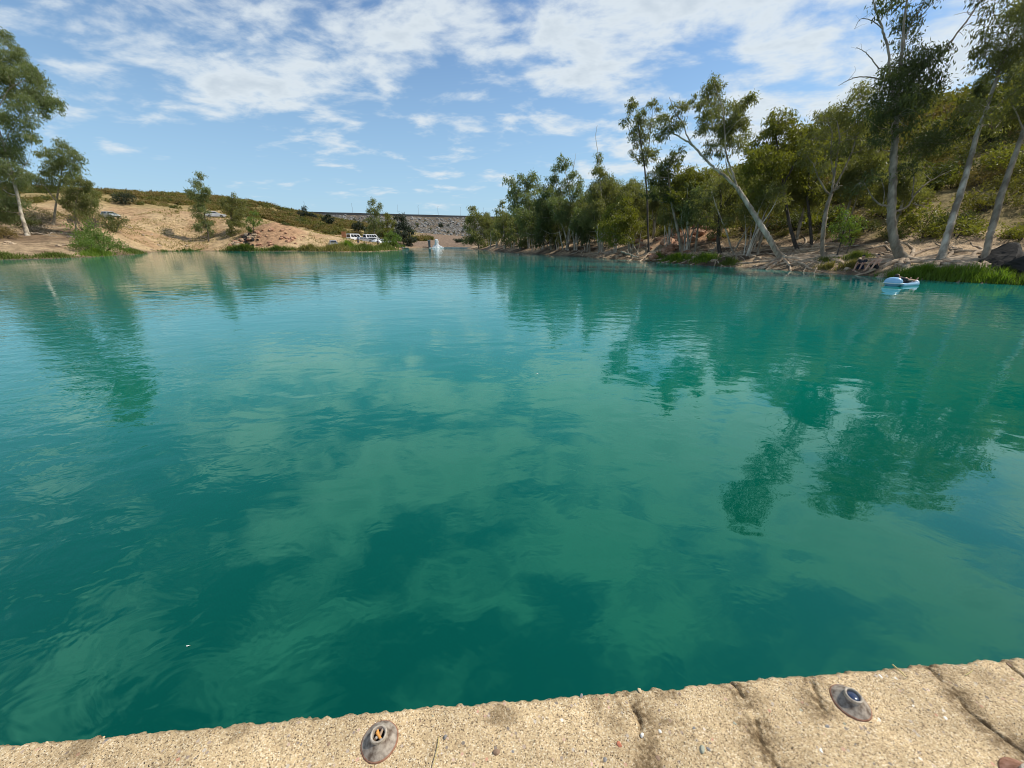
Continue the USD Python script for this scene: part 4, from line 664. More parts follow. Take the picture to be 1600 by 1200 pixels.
def b3(lines): return lines[0][0][0] > 24.5 and lines[0][0][1] < 28       # the three big gums nearest the causeway are airier
def tree(name, leaf, bark, label, lai, ls, lines, blobs, seed, group=None, category='tree'):
    r = np.random.default_rng(seed)
    lines = [np.array(l) * [1, 1, 1, .5] for l in lines]
    blobs = [(x, y, z, R * (1.12 if lines[0][0][1] < 80 else .98), de) for x, y, z, R, de in blobs]
    lai = lai * (1.0 if b3(lines) else 1.5)
    ls *= 1.28
    b = lines[0][0]
    t = thing(name, label, category, (b[0], b[1], b[2]), group=group)
    o = np.array([b[0], b[1], b[2]])
    g = tz(b[0], b[1])
    # trunk flare down into the ground
    l0 = lines[0].copy(); l0[:, :3] -= o
    dirn = l0[0, :3] - l0[1, :3]
    foot = np.array([[dirn[0] * .15, dirn[1] * .15, min(0, g - o[2]) - .35, l0[0, 3] * 1.7]])
    sp = spline(np.vstack([foot, l0]), 8 * len(l0))
    near = np.hypot(o[0], o[1]) < 60
    sp[:, :3] += r.normal(size=(len(sp), 3)) * sp[:, 3:4] * .06
    obj('trunk', tube(sp[:, :3], np.maximum(sp[:, 3], .012), 12 if near else 7, .05, seed), bark, t, smooth=True)
    allp = [sp]
    for l in lines[1:]:
        l = l.copy(); l[:, :3] -= o
        q = spline(l, 6 * len(l))
        q[1:, :3] += r.normal(size=(len(q) - 1, 3)) * q[1:, 3:4] * .25
        obj('limb', tube(q[:, :3], np.maximum(q[:, 3], .008), 8 if near else 5, .04, seed), bark, t, smooth=True)
        allp.append(q)
        # side twigs on bare limbs
    P = np.vstack(allp)
    bl = np.array(blobs); bl[:, :3] -= o
    (lv, C) = crown_of(bl, lai, ls, r)
    tw = []
    def twig(a, b_, r0, bend=.12):
        L = np.linalg.norm(b_ - a)
        mid = (a + b_) / 2 + r.normal(size=3) * L * bend + [0, 0, -.05 * L]
        q = spline(np.array([a, mid, b_]), 5)
        tw.append(tube(q, np.linspace(r0, r0 * .35, 5), 4))
    kd = cKDTree(P[:, :3])
    for x, y, z, R, de in bl:
        c = np.array([x, y, z])
        low = P[(P[:, 2] < z + .2)] if (P[:, 2] < z + .2).any() else P
        i0 = np.argmin(np.linalg.norm(low[:, :3] - c, axis=1) + .3 * np.maximum(0, low[:, 2] - z + R))
        twig(low[i0, :3], c, min(low[i0, 3] * .6, .018 + .02 * R))
        near_t = C[np.linalg.norm(C - c, axis=1) < R * 1.1]
        for q in near_t[::2][:9]:
            twig(c, q, .008 + .006 * R)
    for l in allp[1:]:
        for _ in range(3):
            i0 = r.integers(len(l) // 2, len(l))
            d = r.normal(size=3); d[2] = abs(d[2]) * .6
            L = l[0, 3] * r.uniform(8, 22)
            twig(l[i0, :3], l[i0, :3] + d / np.linalg.norm(d) * L, max(l[i0, 3] * .5, .007), .2)
    obj('twigs', cat(tw), bark, t, kind='stuff')
    obj('crown', lv, leaf, t, kind='stuff')
    return t

def root_from(r, x, y, a, L, r0):
    """A root running over the ground from (x, y) in direction a."""
    n = 9
    s = np.linspace(0, 1, n)
    ang = a + np.cumsum(r.normal(size=n)) * .16
    step = L / (n - 1)
    px, py = x + np.cumsum(np.cos(ang) * step) - np.cos(a) * step * .7, y + np.cumsum(np.sin(ang) * step) - np.sin(a) * step * .7
    rad = r0 * (1 - s) ** .8 * .95 + .018
    z = terrain(px, py) + rad * r.uniform(.1, .7, n)
    z[-1] -= rad[-1] * 2.5
    return np.stack([px, py, z], 1), rad
for n, (name, leaf, bark, label, lai, ls, lines, blobs) in enumerate(TREES):
    b = lines[0][0]
    t = tree(name, leaf, bark, label, lai, ls, lines, blobs, 100 + n, category='bush' if 'bush' in name or 'shrub' in name else 'tree')
    if b[0] > 12 and b[1] < 58 and b[3] > .08:
        r = np.random.default_rng(900 + n)
        nroot = 15 if b[3] > .4 else 9
        off = r.uniform(0, 6.28)
        for q in range(nroot):
            p, rad = root_from(r, b[0], b[1], off + q * 6.28 / nroot + r.normal() * .15, r.uniform(1.6, 5.2) * (1 if b[3] > .3 else .6), min(.16, b[3] * .3) * r.uniform(.6, 1.1))
            sp = spline(np.column_stack([p, rad]), 22)
            obj('root', tube(sp[:, :3] - np.array(b[:3]), sp[:, 3], 6, .08, q), 'root_wood', t, smooth=True)
# ------------------------------------------------------------------ bushes and scrub
def bush_mesh(seed, n=520, ls=.16, h=.8, lobes=9, droop=-.2, wl=.34):
    """A bush of unit radius: uneven lobes of leaves over the ground, and its stems."""
    r = np.random.default_rng(seed)
    a = r.uniform(0, 6.28, lobes); q = r.uniform(.1, .75, lobes) ** .7
    c = np.stack([np.cos(a) * q, np.sin(a) * q, r.uniform(.25, 1.0, lobes) * h * (1.05 - .45 * q)], 1)
    tc = np.repeat(c, 5, 0) + r.normal(size=(lobes * 5, 3)) * [.2, .2, .15]
    tc[:, 2] = np.maximum(tc[:, 2], .08)
    N = np.full(len(tc), max(3, n // len(tc)))
    lv = leaves(tc, np.full(len(tc), .13), N, ls, ls * wl, r, droop)
    st = cat([tube(spline(np.array([[0, 0, -.15], p * [.5, .5, .45], p]), 5), [.035, .025, .02, .014, .008], 4) for p in c])
    return lv, st
def far(x, y): return math.hypot(x, y)

BUSHK = [('olive_scrub', 'scrub_olive', 'rounded olive-green bush'), ('green_scrub', 'scrub_green', 'darker green leafy bush'), ('brown_scrub', 'scrub_brown', 'dry brownish bush'), ('yellow_scrub', 'leaf_olive', 'yellow-green bush')]
protos = {}
def bush_thing(kind, loc, size, rz, label, group):
    name, leaf, _ = BUSHK[kind]
    v = (kind, int(rng.integers(3)))
    if v not in protos:
        t = thing(name, label, 'bush', loc, rz, group, scale=size)
        lv, st = bush_mesh(300 + kind * 10 + v[1], 900, .15, .85)
        obj('foliage', lv, leaf, t, kind='stuff'); obj('stems', st, 'bark_dark', t, kind='stuff')
        protos[v] = t
        return t
    return dup(protos[v], loc, rz, size, label, group)

GAPS = [(1545, 'right of the kinked edge gum'), (1478, 'left of the kinked edge gum'), (1408, 'right of the tallest gum'), (1345, 'left of the tallest gum'), (1285, 'right of the forked slender gum'), (1235, 'left of the forked slender gum'), (1150, 'behind the leaning gum'), (1065, 'right of the curved-trunk gum'), (1014, 'right of the straight thin gum'), (935, 'left of the straight thin gum'), (885, 'by the white-trunked gum'), (845, 'by the crossing leaning trunks'), (800, 'by the lumpy-crowned gum'), (765, 'by the small far gum'), (-9e9, 'at the far end of the row')]
def in_view(x, y, z):
    c_, s_ = math.cos(math.radians(PITCH)), math.sin(math.radians(PITCH))
    return 800 + 600 * x / max(1e-3, y * c_ - (z - EYE) * s_)
def describe(items, what='', tiers=('low on the slope', 'midway up', 'high up')):
    """Labels for alike things on the right bank: which trees they stand between and, where few share a place, their order."""
    cells = {}
    for n, (x, y, z, w) in enumerate(items):
        u = in_view(x, y, z)
        g = next(g for lim, g in GAPS if u >= lim)
        d = math.hypot(x, y)
        cells.setdefault((w, g, tiers[0] if d < 42 else tiers[1] if d < 58 else tiers[2]), []).append((u, n))
    out = [None] * len(items)
    for (w, g, h), q in cells.items():
        q.sort()
        for k_, (u, n) in enumerate(q):
            o_ = '' if len(q) == 1 else ('left ', 'right ')[k_] if len(q) == 2 else ('left ', 'middle ', 'right ')[k_] if len(q) == 3 else 'leftmost ' if k_ == 0 else 'rightmost ' if k_ == len(q) - 1 else ''
            out[n] = f'{o_}{w} {what} {h}, {g}'.replace('  ', ' ').replace(' , ', ', ').replace(',,', ',')
    return out
# the hillside behind the right bank: the nearest bushes one by one, the rest as scrub
cand = []
r5 = np.random.default_rng(77)
X, Y = r5.uniform(6, 120, 9000), r5.uniform(2, 150, 9000)
D = shore_d(X, Y)
keep = (D > 8.0) & (D < 85) & (X > 3 + .0 * Y) & (X > -14 - .06 * (Y - 125) + 12)
keep &= np.arctan2(X, Y) < math.radians(64)
keep &= np.exp(-(((X - 19.5) / 4.0) ** 2 + ((Y - 48) / 4.5) ** 2)) < .45
X, Y, D = X[keep], Y[keep], D[keep]
occ = fbm2(X, Y, .12, 3, 78)
keep = (occ > -.16) | (D > 30)
X, Y, D = X[keep], Y[keep], D[keep]
order = np.argsort(np.hypot(X, Y))
sel, grid = [], {}
for i0 in order:                                    # no two closer than about a bush
    R = np.hypot(X[i0], Y[i0])
    s = (.75 + .55 * r5.random() ** 2 * 2.0) * (.8 if D[i0] < 10 else 1.15)
    key = (int(X[i0] // 1.7), int(Y[i0] // 1.7))
    if key in grid: continue
    grid[key] = 1
    sel.append((i0, s))
Zb = terrain(X, Y)
hill_ind, hill_rest = sel[:280], sel[280:]
hk = [int(r5.choice(4, p=[.38, .27, .15, .20])) for _ in hill_ind]
hl_ = describe([(X[i0], Y[i0], Zb[i0], BUSHK[k_][2]) for (i0, _), k_ in zip(hill_ind, hk)], '')
for (i0, s), kind, lab in zip(hill_ind, hk, hl_):
    bush_thing(kind, (X[i0], Y[i0], Zb[i0] - .08), (s * 1.15, s * 1.15, s * r5.uniform(.85, 1.35)), r5.uniform(0, 6.28), lab, 'bushes on the right hillside: ' + BUSHK[kind][2])
pr = []
for kind in range(4):
    for v in range(2):
        pr.append((bush_mesh(400 + kind * 10 + v, 420, .24, .85)[0], BUSHK[kind][1]))
ii = np.array([q[0] for q in hill_rest]); ss = np.array([q[1] for q in hill_rest]) * 1.3
wk = r5.choice(4, len(ii), p=[.38, .27, .15, .20]) * 2 + r5.integers(0, 2, len(ii))
instancer('hillside_scrub', None, pr, np.stack([X[ii], Y[ii], Zb[ii] - .1], 1), np.stack([ss, ss, ss * r5.uniform(.8, 1.3, len(ii))], 1), r5.uniform(0, 6.28, len(ii)), wk, label='dense olive and green scrub covering the upper right hillside', category='scrub', kind='stuff')

# taller trees among the hill scrub, along its skyline
hillp = [None, None]
HILL = [(64, 58, 1.0, 0), (58, 66, .8, 1), (70, 52, 1.1, 1), (52, 72, .9, 0), (76, 50, 1.0, 0), (47, 80, .8, 1), (60, 47, .9, 0), (66, 40, 1.1, 1), (54, 52, .7, 0), (49, 60, .75, 1), (42, 74, .7, 0), (36, 86, .7, 1), (72, 44, .9, 1), (45, 66, .7, 1), (57, 41, .8, 1), (40, 50, .6, 0), (47, 43, .62, 1), (52, 36, .7, 0), (36, 60, .6, 1)]
HL = describe([(x, y, tz(x, y) + 2, ('dark rounded tree', 'olive bushy tree')[kd]) for x, y, s, kd in HILL], 'on the hill,', ('', '', ''))
for n, (x, y, s, kd) in enumerate(HILL):
    z = tz(x, y)
    lab = HL[n]
    if hillp[kd] is None:
        r = np.random.default_rng(60 + kd)
        bl = [(*(r.normal(size=2) * 1.3), r.uniform(2.0, 4.6), r.uniform(.8, 1.4), 1) for _ in range(11)]
        base = thing('hill_tree', lab, 'tree', (x, y, z), group='trees high on the right hillside: ' + ('dark', 'olive')[kd], scale=s)
        obj('trunk', tube([(0, 0, -.4), (.1, 0, 1.5), (0, .1, 3.6)], [.2, .14, .07], 7), 'bark_dark', base)
        obj('crown', crown_of(bl, 2.6, .3, r)[0], ('leaf_gum_dark', 'leaf_olive')[kd], base, kind='stuff')
        hillp[kd] = base
    else:
        dup(hillp[kd], (x, y, z), n * 1.7, s, lab)

# filler gums behind the first row of the right bank
fill0 = None
FILL = [(17.5, 60, 1.0), (15, 66, 1.1), (12, 72, .95), (9, 80, 1.0), (6, 88, 1.0), (3, 96, .9), (-1, 104, .9), (19, 55, .8), (13.5, 61, .8), (9.5, 70, .8), (5.5, 79, .85), (-4, 112, .8), (1, 91, .8), (24, 40, .75), (26, 37.5, .7), (22.3, 44, .8), (20.5, 51, .85), (16.2, 57, .9), (11, 64, .85), (7.6, 71.5, .9), (18.6, 44, .55), (27.5, 34.5, .75), (29.5, 32, .7), (4.2, 84, .95), (-2.6, 99, .9), (-6.5, 116, .95)]
FL = describe([(x, y, tz(x, y) + 2, 'leafy bank gum') for x, y, s in FILL], 'behind the first row,', ('', '', ''))
for n, (x, y, s) in enumerate(FILL):
    z = tz(x, y)
    if fill0 is None:
        r = np.random.default_rng(71)
        bl = [(*(r.normal(size=2) * 1.35), r.uniform(3.3, 7.6), r.uniform(.8, 1.35), 1) for _ in range(17)]
        fill0 = thing('bank_gum', FL[n], 'tree', (x, y, z), group='gum trees behind the first row on the right bank', scale=s)
        obj('trunk', tube([(0, 0, -.4), (.15, 0, 2.5), (-.1, .1, 6.2)], [.2, .14, .05], 7), 'bark_pale', fill0)
        obj('stem', tube([(.3, .1, -.4), (.7, .3, 2.2), (1.2, .2, 4.2)], [.12, .08, .03], 6), 'bark_pale', fill0)
        obj('crown', crown_of(bl, 2.4, .3, r)[0], 'leaf_gum', fill0, kind='stuff')
    else:
        dup(fill0, (x, y, z), n * 2.3, (s, s, s * (1 + .12 * math.sin(n * 3.1))), FL[n])

# slim many-stemmed gums right at the waterline
slim0 = {}
SLIM = [(d_, q) for q, d_ in enumerate([(14.6, 50.2), (13.3, 52.6), (12.1, 55.6), (10.9, 58.6), (9.6, 61.4), (8.6, 64.0), (7.4, 66.2), (6.4, 68.6), (5.3, 71.0), (4.3, 73.6), (3.1, 76.4), (1.6, 80.2), (.2, 84.2), (-1.6, 89.5), (-3.6, 95.8), (-5.6, 102.4), (18.1, 42.2), (17.0, 44.6), (20.6, 35.6)])]
SL = describe([(x, y, tz(x, y) + 2, 'slim pale-stemmed gum') for (x, y), _ in SLIM], 'at the waterline,', ('', '', ''))
for (x, y), q in SLIM:
    z = tz(x, y)
    v = q % 3
    s = .8 + .35 * ((q * 37) % 11) / 11
    if v not in slim0:
        r = np.random.default_rng(810 + v)
        t = thing('waterline_gum', SL[q], 'tree', (x, y, z), group='slim gums along the waterline of the right bank', scale=s)
        bl = []
        for k_ in range(5 + v):
            a = r.uniform(0, 6.28); lean = r.uniform(.3, 1.7); hgt = r.uniform(3.2, 5.8)
            tip = np.array([math.cos(a) * lean - .5, math.sin(a) * lean, hgt])
            p = np.array([[.25 * math.cos(a), .25 * math.sin(a), -.4], [.25 * math.cos(a), .25 * math.sin(a), 0], tip * [.35, .35, .4] + r.normal(size=3) * .12, tip * [.75, .75, .75] + r.normal(size=3) * .15, tip])
            obj('stem', tube(spline(p, 16), np.linspace(.075, .02, 16) * r.uniform(.7, 1.2), 6), 'bark_slim', t, smooth=True)
            bl += [(*(tip + r.normal(size=3) * .35), r.uniform(.5, .85), 1), (*(tip * [.8, .8, .82] + r.normal(size=3) * .4), r.uniform(.4, .7), .8)]
        obj('crown', crown_of(bl, 2.1, .26, r)[0], ('leaf_gum', 'leaf_gum_grey', 'leaf_gum')[v], t, kind='stuff')
        slim0[v] = t
    else:
        dup(slim0[v], (x, y, z), q * 1.9, s, SL[q])
# single bushes of the left bank, from a close look at each
def lone_bush(name, x, y, R, h, leaf, label, seed, ls=.2, n=1500, lobes=11, stem='bark_dark', droop=-.2, wl=.3):
    t = thing(name, label, 'bush', (x, y, tz(x, y) - .1), scale=(R, R, h))
    lv, st = bush_mesh(seed, n, ls / R, 1.0, lobes, droop, wl)
    obj('foliage', lv, leaf, t, kind='stuff'); obj('stems', st, stem, t, kind='stuff')
lone_bush('shore_bush', -62.6, 62.2, 2.7, 3.5, 'leaf_bright', 'large bright green bush at the waterline on the left bank', 501, .32, 2600, 14, droop=-.6)
lone_bush('shore_bush', -60.6, 58.4, 1.7, 1.9, 'leaf_bright', 'smaller light green bush left of the large green shore bush', 502, .28, 1300, droop=-.6)
lone_bush('olive_bush', -81.9, 85, 3.0, 3.6, 'scrub_green', 'dark olive bush below the half-hidden grey car', 503, .34, 1800)
lone_bush('ridge_bush', -104.6, 114.2, 2.6, 2.7, 'leaf_far_dark', 'round dark bush alone on the left skyline', 504, .36, 2200)
lone_bush('olive_bush', -78.9, 107.5, 2.2, 1.5, 'scrub_olive', 'low olive bush on the slope under the white car', 505, .34, 1200)
lone_bush('mound_bush', -56.3, 103.5, 1.2, .8, 'scrub_green', 'small green bush on top of the red earth mound', 506, .3, 700)
for n, (x, y, R, h, lf, lab) in enumerate([(-79.5, 69.6, 2.6, 2.4, 'scrub_grey', 'tangled grey-brown brush behind the largest left gum tree'), (-84.0, 71.5, 2.8, 3.0, 'scrub_green', 'green bush behind the trunk of the largest left gum tree'), (-74.5, 71.8, 2.3, 2.4, 'scrub_grey', 'pale dry brush between the small dense gum and the olive bush'),
        (-84, 75.6, 2.6, 2.2, 'scrub_olive', 'olive bush under the round-topped left gum tree'), (-85.5, 66, 2.8, 3.2, 'scrub_green', 'dark green bush at the far left edge of the picture'), (-72.8, 63.5, 1.7, 1.3, 'scrub_grey', 'low grey brush at the foot of the largest left gum tree'), (-70.9, 57.3, 1.5, 1.4, 'scrub_brown', 'dry brown bush at the left edge above the shore grass'), (-88, 84, 3, 2.2, 'scrub_brown', 'rusty brown bush on the slope behind the left gums'), (-93, 92, 3.2, 2.2, 'scrub_olive', 'wide olive bush left of the half-hidden grey car'), (-77.2, 66.2, 1.7, 1.5, 'scrub_green', 'small green bush right of the leaning left trunk')]):
    lone_bush('bank_brush', x, y, R, h, lf, lab, 520 + n, .26, 1500)
# heath of the left hill and the far ridge
X, Y = r5.uniform(-230, -36, 14000), r5.uniform(84, 236, 14000)
Z = terrain(X, Y)
ang = np.degrees(np.arctan2(X, Y))
hh = (9.3 < Z + 6 * fbm2(X, Y, .05, 4, 21)) & (X < -55) | (Y > 148) & (Y < 190)
hh &= (shore_d(X, Y) > 9) & (ang > -57) & (ang < -8) & (fbm2(X, Y, .16, 3, 79) > -.02)
hh &= ~((X > -68) & (X < -30) & (Y < 147))
hh &= (Y > 140) | (fbm2(X, Y, .13, 3, 80) > .03)
hh &= ~((np.abs(X + 79.5) < 5) & (np.abs(Y - 112) < 5)) & ~((np.abs(X + 95.4) < 4) & (np.abs(Y - 99.2) < 4))
X, Y, Z = X[hh], Y[hh], Z[hh]
s = r5.uniform(.45, 1.35, len(X)) * (1 + .4 * (Y > 140))
pr = [(bush_mesh(600 + q, 130, .42, .75, 6)[0], m) for q, m in enumerate(('scrub_olive', 'scrub_brown', 'scrub_green', 'scrub_olive'))]
instancer('hill_heath', None, pr, np.stack([X, Y, Z - .05], 1), s, r5.uniform(0, 6.28, len(X)), r5.choice(4, len(X), p=[.35, .3, .2, .15]), label='low brown and olive heath covering the left hill and far ridge', category='heath', kind='stuff')
# scrub on the dam's face and at its foot
ns = 420
a, b = r5.uniform(30, 240, ns), r5.uniform(4, 29, ns)
ri, rj = np.clip(np.searchsorted(ds, a), 0, len(ds) - 1), np.clip(np.searchsorted(dp, b), 0, len(dp) - 1)
p = np.concatenate([DA + a[:, None] * dd + b[:, None] * dn, DZ[ri, rj][:, None]], 1)
instancer('dam_scrub', None, [(bush_mesh(640, 120, .5, .8, 6)[0], 'scrub_green'), (bush_mesh(641, 120, .5, .8, 6)[0], 'leaf_far_dark')], p, r5.uniform(.3, 1.0, ns) * np.where(r5.random(ns) < .12, 1.8, 1), r5.uniform(0, 6.28, ns), r5.integers(0, 2, ns), label='small dark bushes scattered over the rock face of the dam', category='scrub', kind='stuff')
for x, y, R, h, lab in [(-40.5, 136, 4.2, 3.4, 'dark green bush at the foot of the dam left of the water jet'), (-12.5, 150, 2.6, 2.0, 'dark bush at the top of the brown berm right of the water jet'), (-20.5, 155, 1.8, 1.5, 'small dark bush on the brown berm behind the water jet')]:
    lone_bush('foot_bush', x, y, R, h, 'leaf_far_dark', lab, int(700 + x), .5, 1300)

# ------------------------------------------------------------------ grass
def blades(px, py, h, w, r, lean=.35):
    n = len(px)
    z = np.maximum(terrain(px, py), -.02)
    a = r.uniform(0, 6.28, n); l = h * r.uniform(.4, 1.25, n) * np.clip(1 + 2.2 * fbm2(px, py, 2.4, 2, 17), .35, 1.7)
    b = np.stack([px, py, z - .03], 1)
    d = np.stack([np.cos(a) * lean * r.uniform(.1, 1.3, n), np.sin(a) * lean * r.uniform(.1, 1.3, n), np.ones(n)], 1)
    s = np.stack([-np.sin(a), np.cos(a), np.zeros(n)], 1) * (w / 2 * r.uniform(.7, 1.3, n))[:, None]
    m = b + d * (l * .55)[:, None]; t = b + d * l[:, None] * [1.5, 1.5, .93]
    v = np.stack([b - s, b + s, m + s * .8, m - s * .8, t], 1).reshape(-1, 3)
    f = (np.arange(n) * 5)[:, None, None] + np.array([[0, 1, 2], [0, 2, 3], [3, 2, 4]])
    return v, f.reshape(-1, 3)
def grass(name, x, y, rx, ry, rot, n, h, w, m, label, seed, dmin=-.22):
    r = np.random.default_rng(seed)
    a, q = r.uniform(0, 6.28, n), np.abs(r.normal(size=n)) * .62
    ux, uy = rx * q * np.cos(a), ry * q * np.sin(a)
    c = np.stack([x + ux * math.cos(rot) - uy * math.sin(rot), y + ux * math.sin(rot) + uy * math.cos(rot)], 1)
    d = shore_d(c[:, 0], c[:, 1])
    k_ = (d > dmin) & (fbm2(c[:, 0], c[:, 1], 1.6, 2, seed) > -.2)
    c, q = c[k_], q[k_]
    v, f = blades(c[:, 0], c[:, 1], h * np.clip(1.15 - .45 * q ** 2, .35, 1.2), w, r)
    obj(name, (v, f), m, label=label, category='grass', kind='stuff')
RA = math.atan2(-7.5, 4.5)        # along the right shore
grass('shore_grass', 23.4, 22.9, 1.7, 1.0, RA, 3600, .5, .026, 'grass_green', 'long bright green grass at the water on the right, left half of the patch', 801)
grass('shore_grass', 24.8, 21.1, 1.7, 1.0, RA, 3600, .5, .026, 'grass_green', 'long bright green grass at the water on the right, right half of the patch', 802)
grass('shore_grass', 25.9, 19.6, 1.2, .7, RA, 1600, .4, .028, 'grass_mixed', 'thinning grass at the right edge of the picture beside dark boulders', 803)
grass('shore_grass', 15.6, 43.9, .8, .5, RA, 800, .5, .04, 'grass_green', 'small green grass tuft below the tall straight gum tree', 804)
grass('shore_grass', 16.7, 40.9, 1.9, .8, RA, 2200, .55, .04, 'grass_green', 'wide green grass patch at the waterline below the red scarp', 805)
grass('shore_grass', 18.0, 37.6, 1.3, .7, RA, 1500, .55, .04, 'grass_green', 'green grass patch at the waterline left of the leaning gum tree', 806)
grass('shore_grass', 18.7, 34.6, .8, .5, RA, 900, .5, .035, 'grass_mixed', 'yellowish grass tuft on the shore just left of the leaning gum trunk', 807)
grass('dry_grass', 22.1, 27.9, .9, .5, RA, 900, .42, .03, 'grass_straw', 'pale dry grass tuft by the water below the two-stemmed sapling', 808)
grass('dry_grass', 22.7, 26.9, .6, .4, RA, 600, .4, .03, 'grass_straw', 'smaller pale dry grass tuft beside the seated people', 809)
grass('dry_grass', 23.9, 28.1, .9, .5, RA, 800, .4, .03, 'grass_mixed', 'yellow-green grass on the bank above the seated people', 810)
grass('dry_grass', 22.9, 29.3, 1.0, .4, RA, 500, .3, .03, 'grass_mixed', 'thin grass at the foot of the forked slender gum tree', 811)
for n, (x, y, rx, ry, rot, cnt, h, m, lab) in enumerate([(-60.9, 48.2, 2.4, 1.3, .5, 1300, .6, 'grass_mixed', 'green shore grass at the left edge of the picture'), (-58.6, 51.6, 2.4, 1.2, 1.4, 1000, .5, 'grass_mixed', 'green shore grass below the eroded left bank'), (-59.8, 58.5, 3.2, 1.3, 1.9, 1700, .6, 'grass_green', 'green grass fringe in front of the large green shore bush'), (-63.6, 68.5, 4.0, 1.3, 2.06, 1400, .55, 'grass_mixed', 'green grass fringe right of the large green shore bush'),
        (-72.2, 88.4, 4.0, .8, 1.3, 1500, .6, 'grass_mixed', 'low grass along the shore below the straw slope'), (-59.5, 89.8, 4.2, .9, -.05, 2200, 1.0, 'grass_mixed', 'green reed clump in front of the rock pile'), (-51.2, 89.9, 4.0, .8, .0, 1800, .8, 'grass_mixed', 'grass fringe in front of the red earth mound'),
        (-44.0, 88.6, 4.4, 1.4, -.4, 2600, .95, 'grass_straw', 'straw-coloured reeds left of the silver car'), (-37.5, 87.2, 4.6, 2.4, -.45, 3600, 1.15, 'grass_straw', 'tall straw reeds on the grassy spit below the vans'), (-32.4, 88.2, 3.4, 3.6, .3, 3600, 1.2, 'grass_mixed', 'green and straw reeds at the tip of the grassy spit'), (-30.6, 97.5, 2.6, 4.5, .1, 2600, 1.0, 'grass_mixed', 'reeds along the right side of the grassy spit'), (-38.5, 95.5, 2.2, 2.2, .2, 1300, 1.5, 'grass_green', 'tall green reed clump below the parked estate car'),
        (-32.5, 122, 5.5, 3.0, -.6, 2600, .8, 'grass_mixed', 'low green shore at the far end left of the water jet')]):
    grass('shore_grass', x, y, rx, ry, rot, cnt, h, .07 if y < 80 else .11, m, lab, 830 + n)
# dry stubble over the straw slope and the field
X, Y = r5.uniform(-96, -34, 30000), r5.uniform(84, 146, 30000)
D = shore_d(X, Y)
kk = (D > 1.5) & (fbm2(X, Y, .25, 3, 90) > -.03) & (np.exp(-(((X + 57.5) / 6) ** 2 + ((Y - 101) / 8) ** 2)) < .3)
v, f = blades(X[kk], Y[kk], .3, .12, r5, .5)
obj('dry_stubble', (v, f), 'grass_straw', label='thin dry stubble over the straw-coloured slope and field', category='grass', kind='stuff')
# leaf litter and sticks on the right bank
X, Y = r5.uniform(8, 46, 26000), r5.uniform(14, 66, 26000)
D = shore_d(X, Y)
kk = (D > .6) & (D < 15) & (fbm2(X, Y, .5, 3, 91) > -.05)
X, Y = X[kk], Y[kk]
p = np.stack([X, Y, terrain(X, Y) + .02], 1)
lv = leaves(p, np.full(len(p), .03), np.ones(len(p), int), .12, .03, r5, 0.0)
leafy('litter', (0.06, 0.04, 0.025), (0.3, 0.21, 0.13), .1, .8)
obj('leaf_litter', lv, 'litter', label='fallen leaves and bark strips over the right bank', category='leaf litter', kind='stuff')

# ------------------------------------------------------------------ stones, boulders, fallen wood
rockp = {}
def rock(name, m, x, y, s, label, group, sink=.25, variants=4, squash=1.0):
    v = (name, m, int(rng.integers(variants)))
    z = tz(x, y) + s * (.35 - sink)
    sc = (s * rng.uniform(.8, 1.5), s * rng.uniform(.7, 1.1), s * rng.uniform(.7, 1.1) * squash)
    a = rng.uniform(0, 6.28)
    if v not in rockp:
        t = thing(name, label, 'rock', (x, y, z), a, group, scale=sc)
        obj('stone', rock_mesh(40 + v[2] * 3 + len(name), 3 if s > .4 else 2, .75), m, t)
        rockp[v] = t
        return t
    return dup(rockp[v], (x, y, z), a, sc, label, group)
n_ = 0
while n_ < 120:
    x, y = rng.uniform(9, 40), rng.uniform(16, 62)
    d = float(shore_d(np.array([x]), np.array([y]))[0])
    if not (.1 < d < 8) or rng.random() > (1.3 - d / 8): continue
    rock('bank_stone', 'stone_tan', x, y, rng.uniform(.07, .3) * (1.3 if rng.random() < .12 else 1), 'tan stone lying on the soil of the right bank', 'stones on the right bank'); n_ += 1
for q in range(46):
    x, y = 18.8 + rng.normal() * 1.9, 46.8 + rng.normal() * 2.3
    rock('scarp_rock', 'stone_red', x, y, rng.uniform(.2, .75), 'reddish broken rock in the raw earth scarp of the right bank', 'rocks in the red scarp on the right bank', .15)
for q in range(34):
    x, y = -54.5 + rng.normal() * 2.6, 98.0 + rng.normal() * 2.6
    rock('mound_rock', 'stone_red', x, y, rng.uniform(.2, .6), 'reddish rock on the side of the earth mound by the left shore', 'rocks on the red earth mound', .3)
for q in range(48):
    x, y = -62.5 + rng.normal() * 1.6, 95.3 + rng.normal() * 1.2
    rock('pile_rock', ('stone_tan', 'stone_red', 'stone_dark')[q % 3], x, y, rng.uniform(.25, .6), ('tan', 'reddish', 'dark')[q % 3] + ' rock in the pile left of the red earth mound', 'rock pile on the left shore, ' + ('tan', 'reddish', 'dark')[q % 3] + ' rocks', -.05 - .3 * rng.random())
for q in range(40):
    x, y = rng.uniform(-95, -62), rng.uniform(52, 118)
    if shore_d(np.array([x]), np.array([y]))[0] < 1: continue
    rock('slope_stone', 'stone_tan', x, y, rng.uniform(.15, .45), 'tan stone on the slopes of the left bank', 'stones on the left slopes')
for x, y, s, lab in [(27.3, 22.3, .95, 'large dark boulder beside the rightmost gum trunk'), (27.1, 20.5, 1.15, 'largest dark boulder cut off by the right edge of the picture'), (28.6, 21.4, .9, 'dark boulder behind the two at the right edge'), (26.2, 21.6, .4, 'small dark boulder between the grass and the rightmost gum trunk')]:
    rock('dark_boulder', 'stone_dark', x, y, s, lab, None, .05, 1)
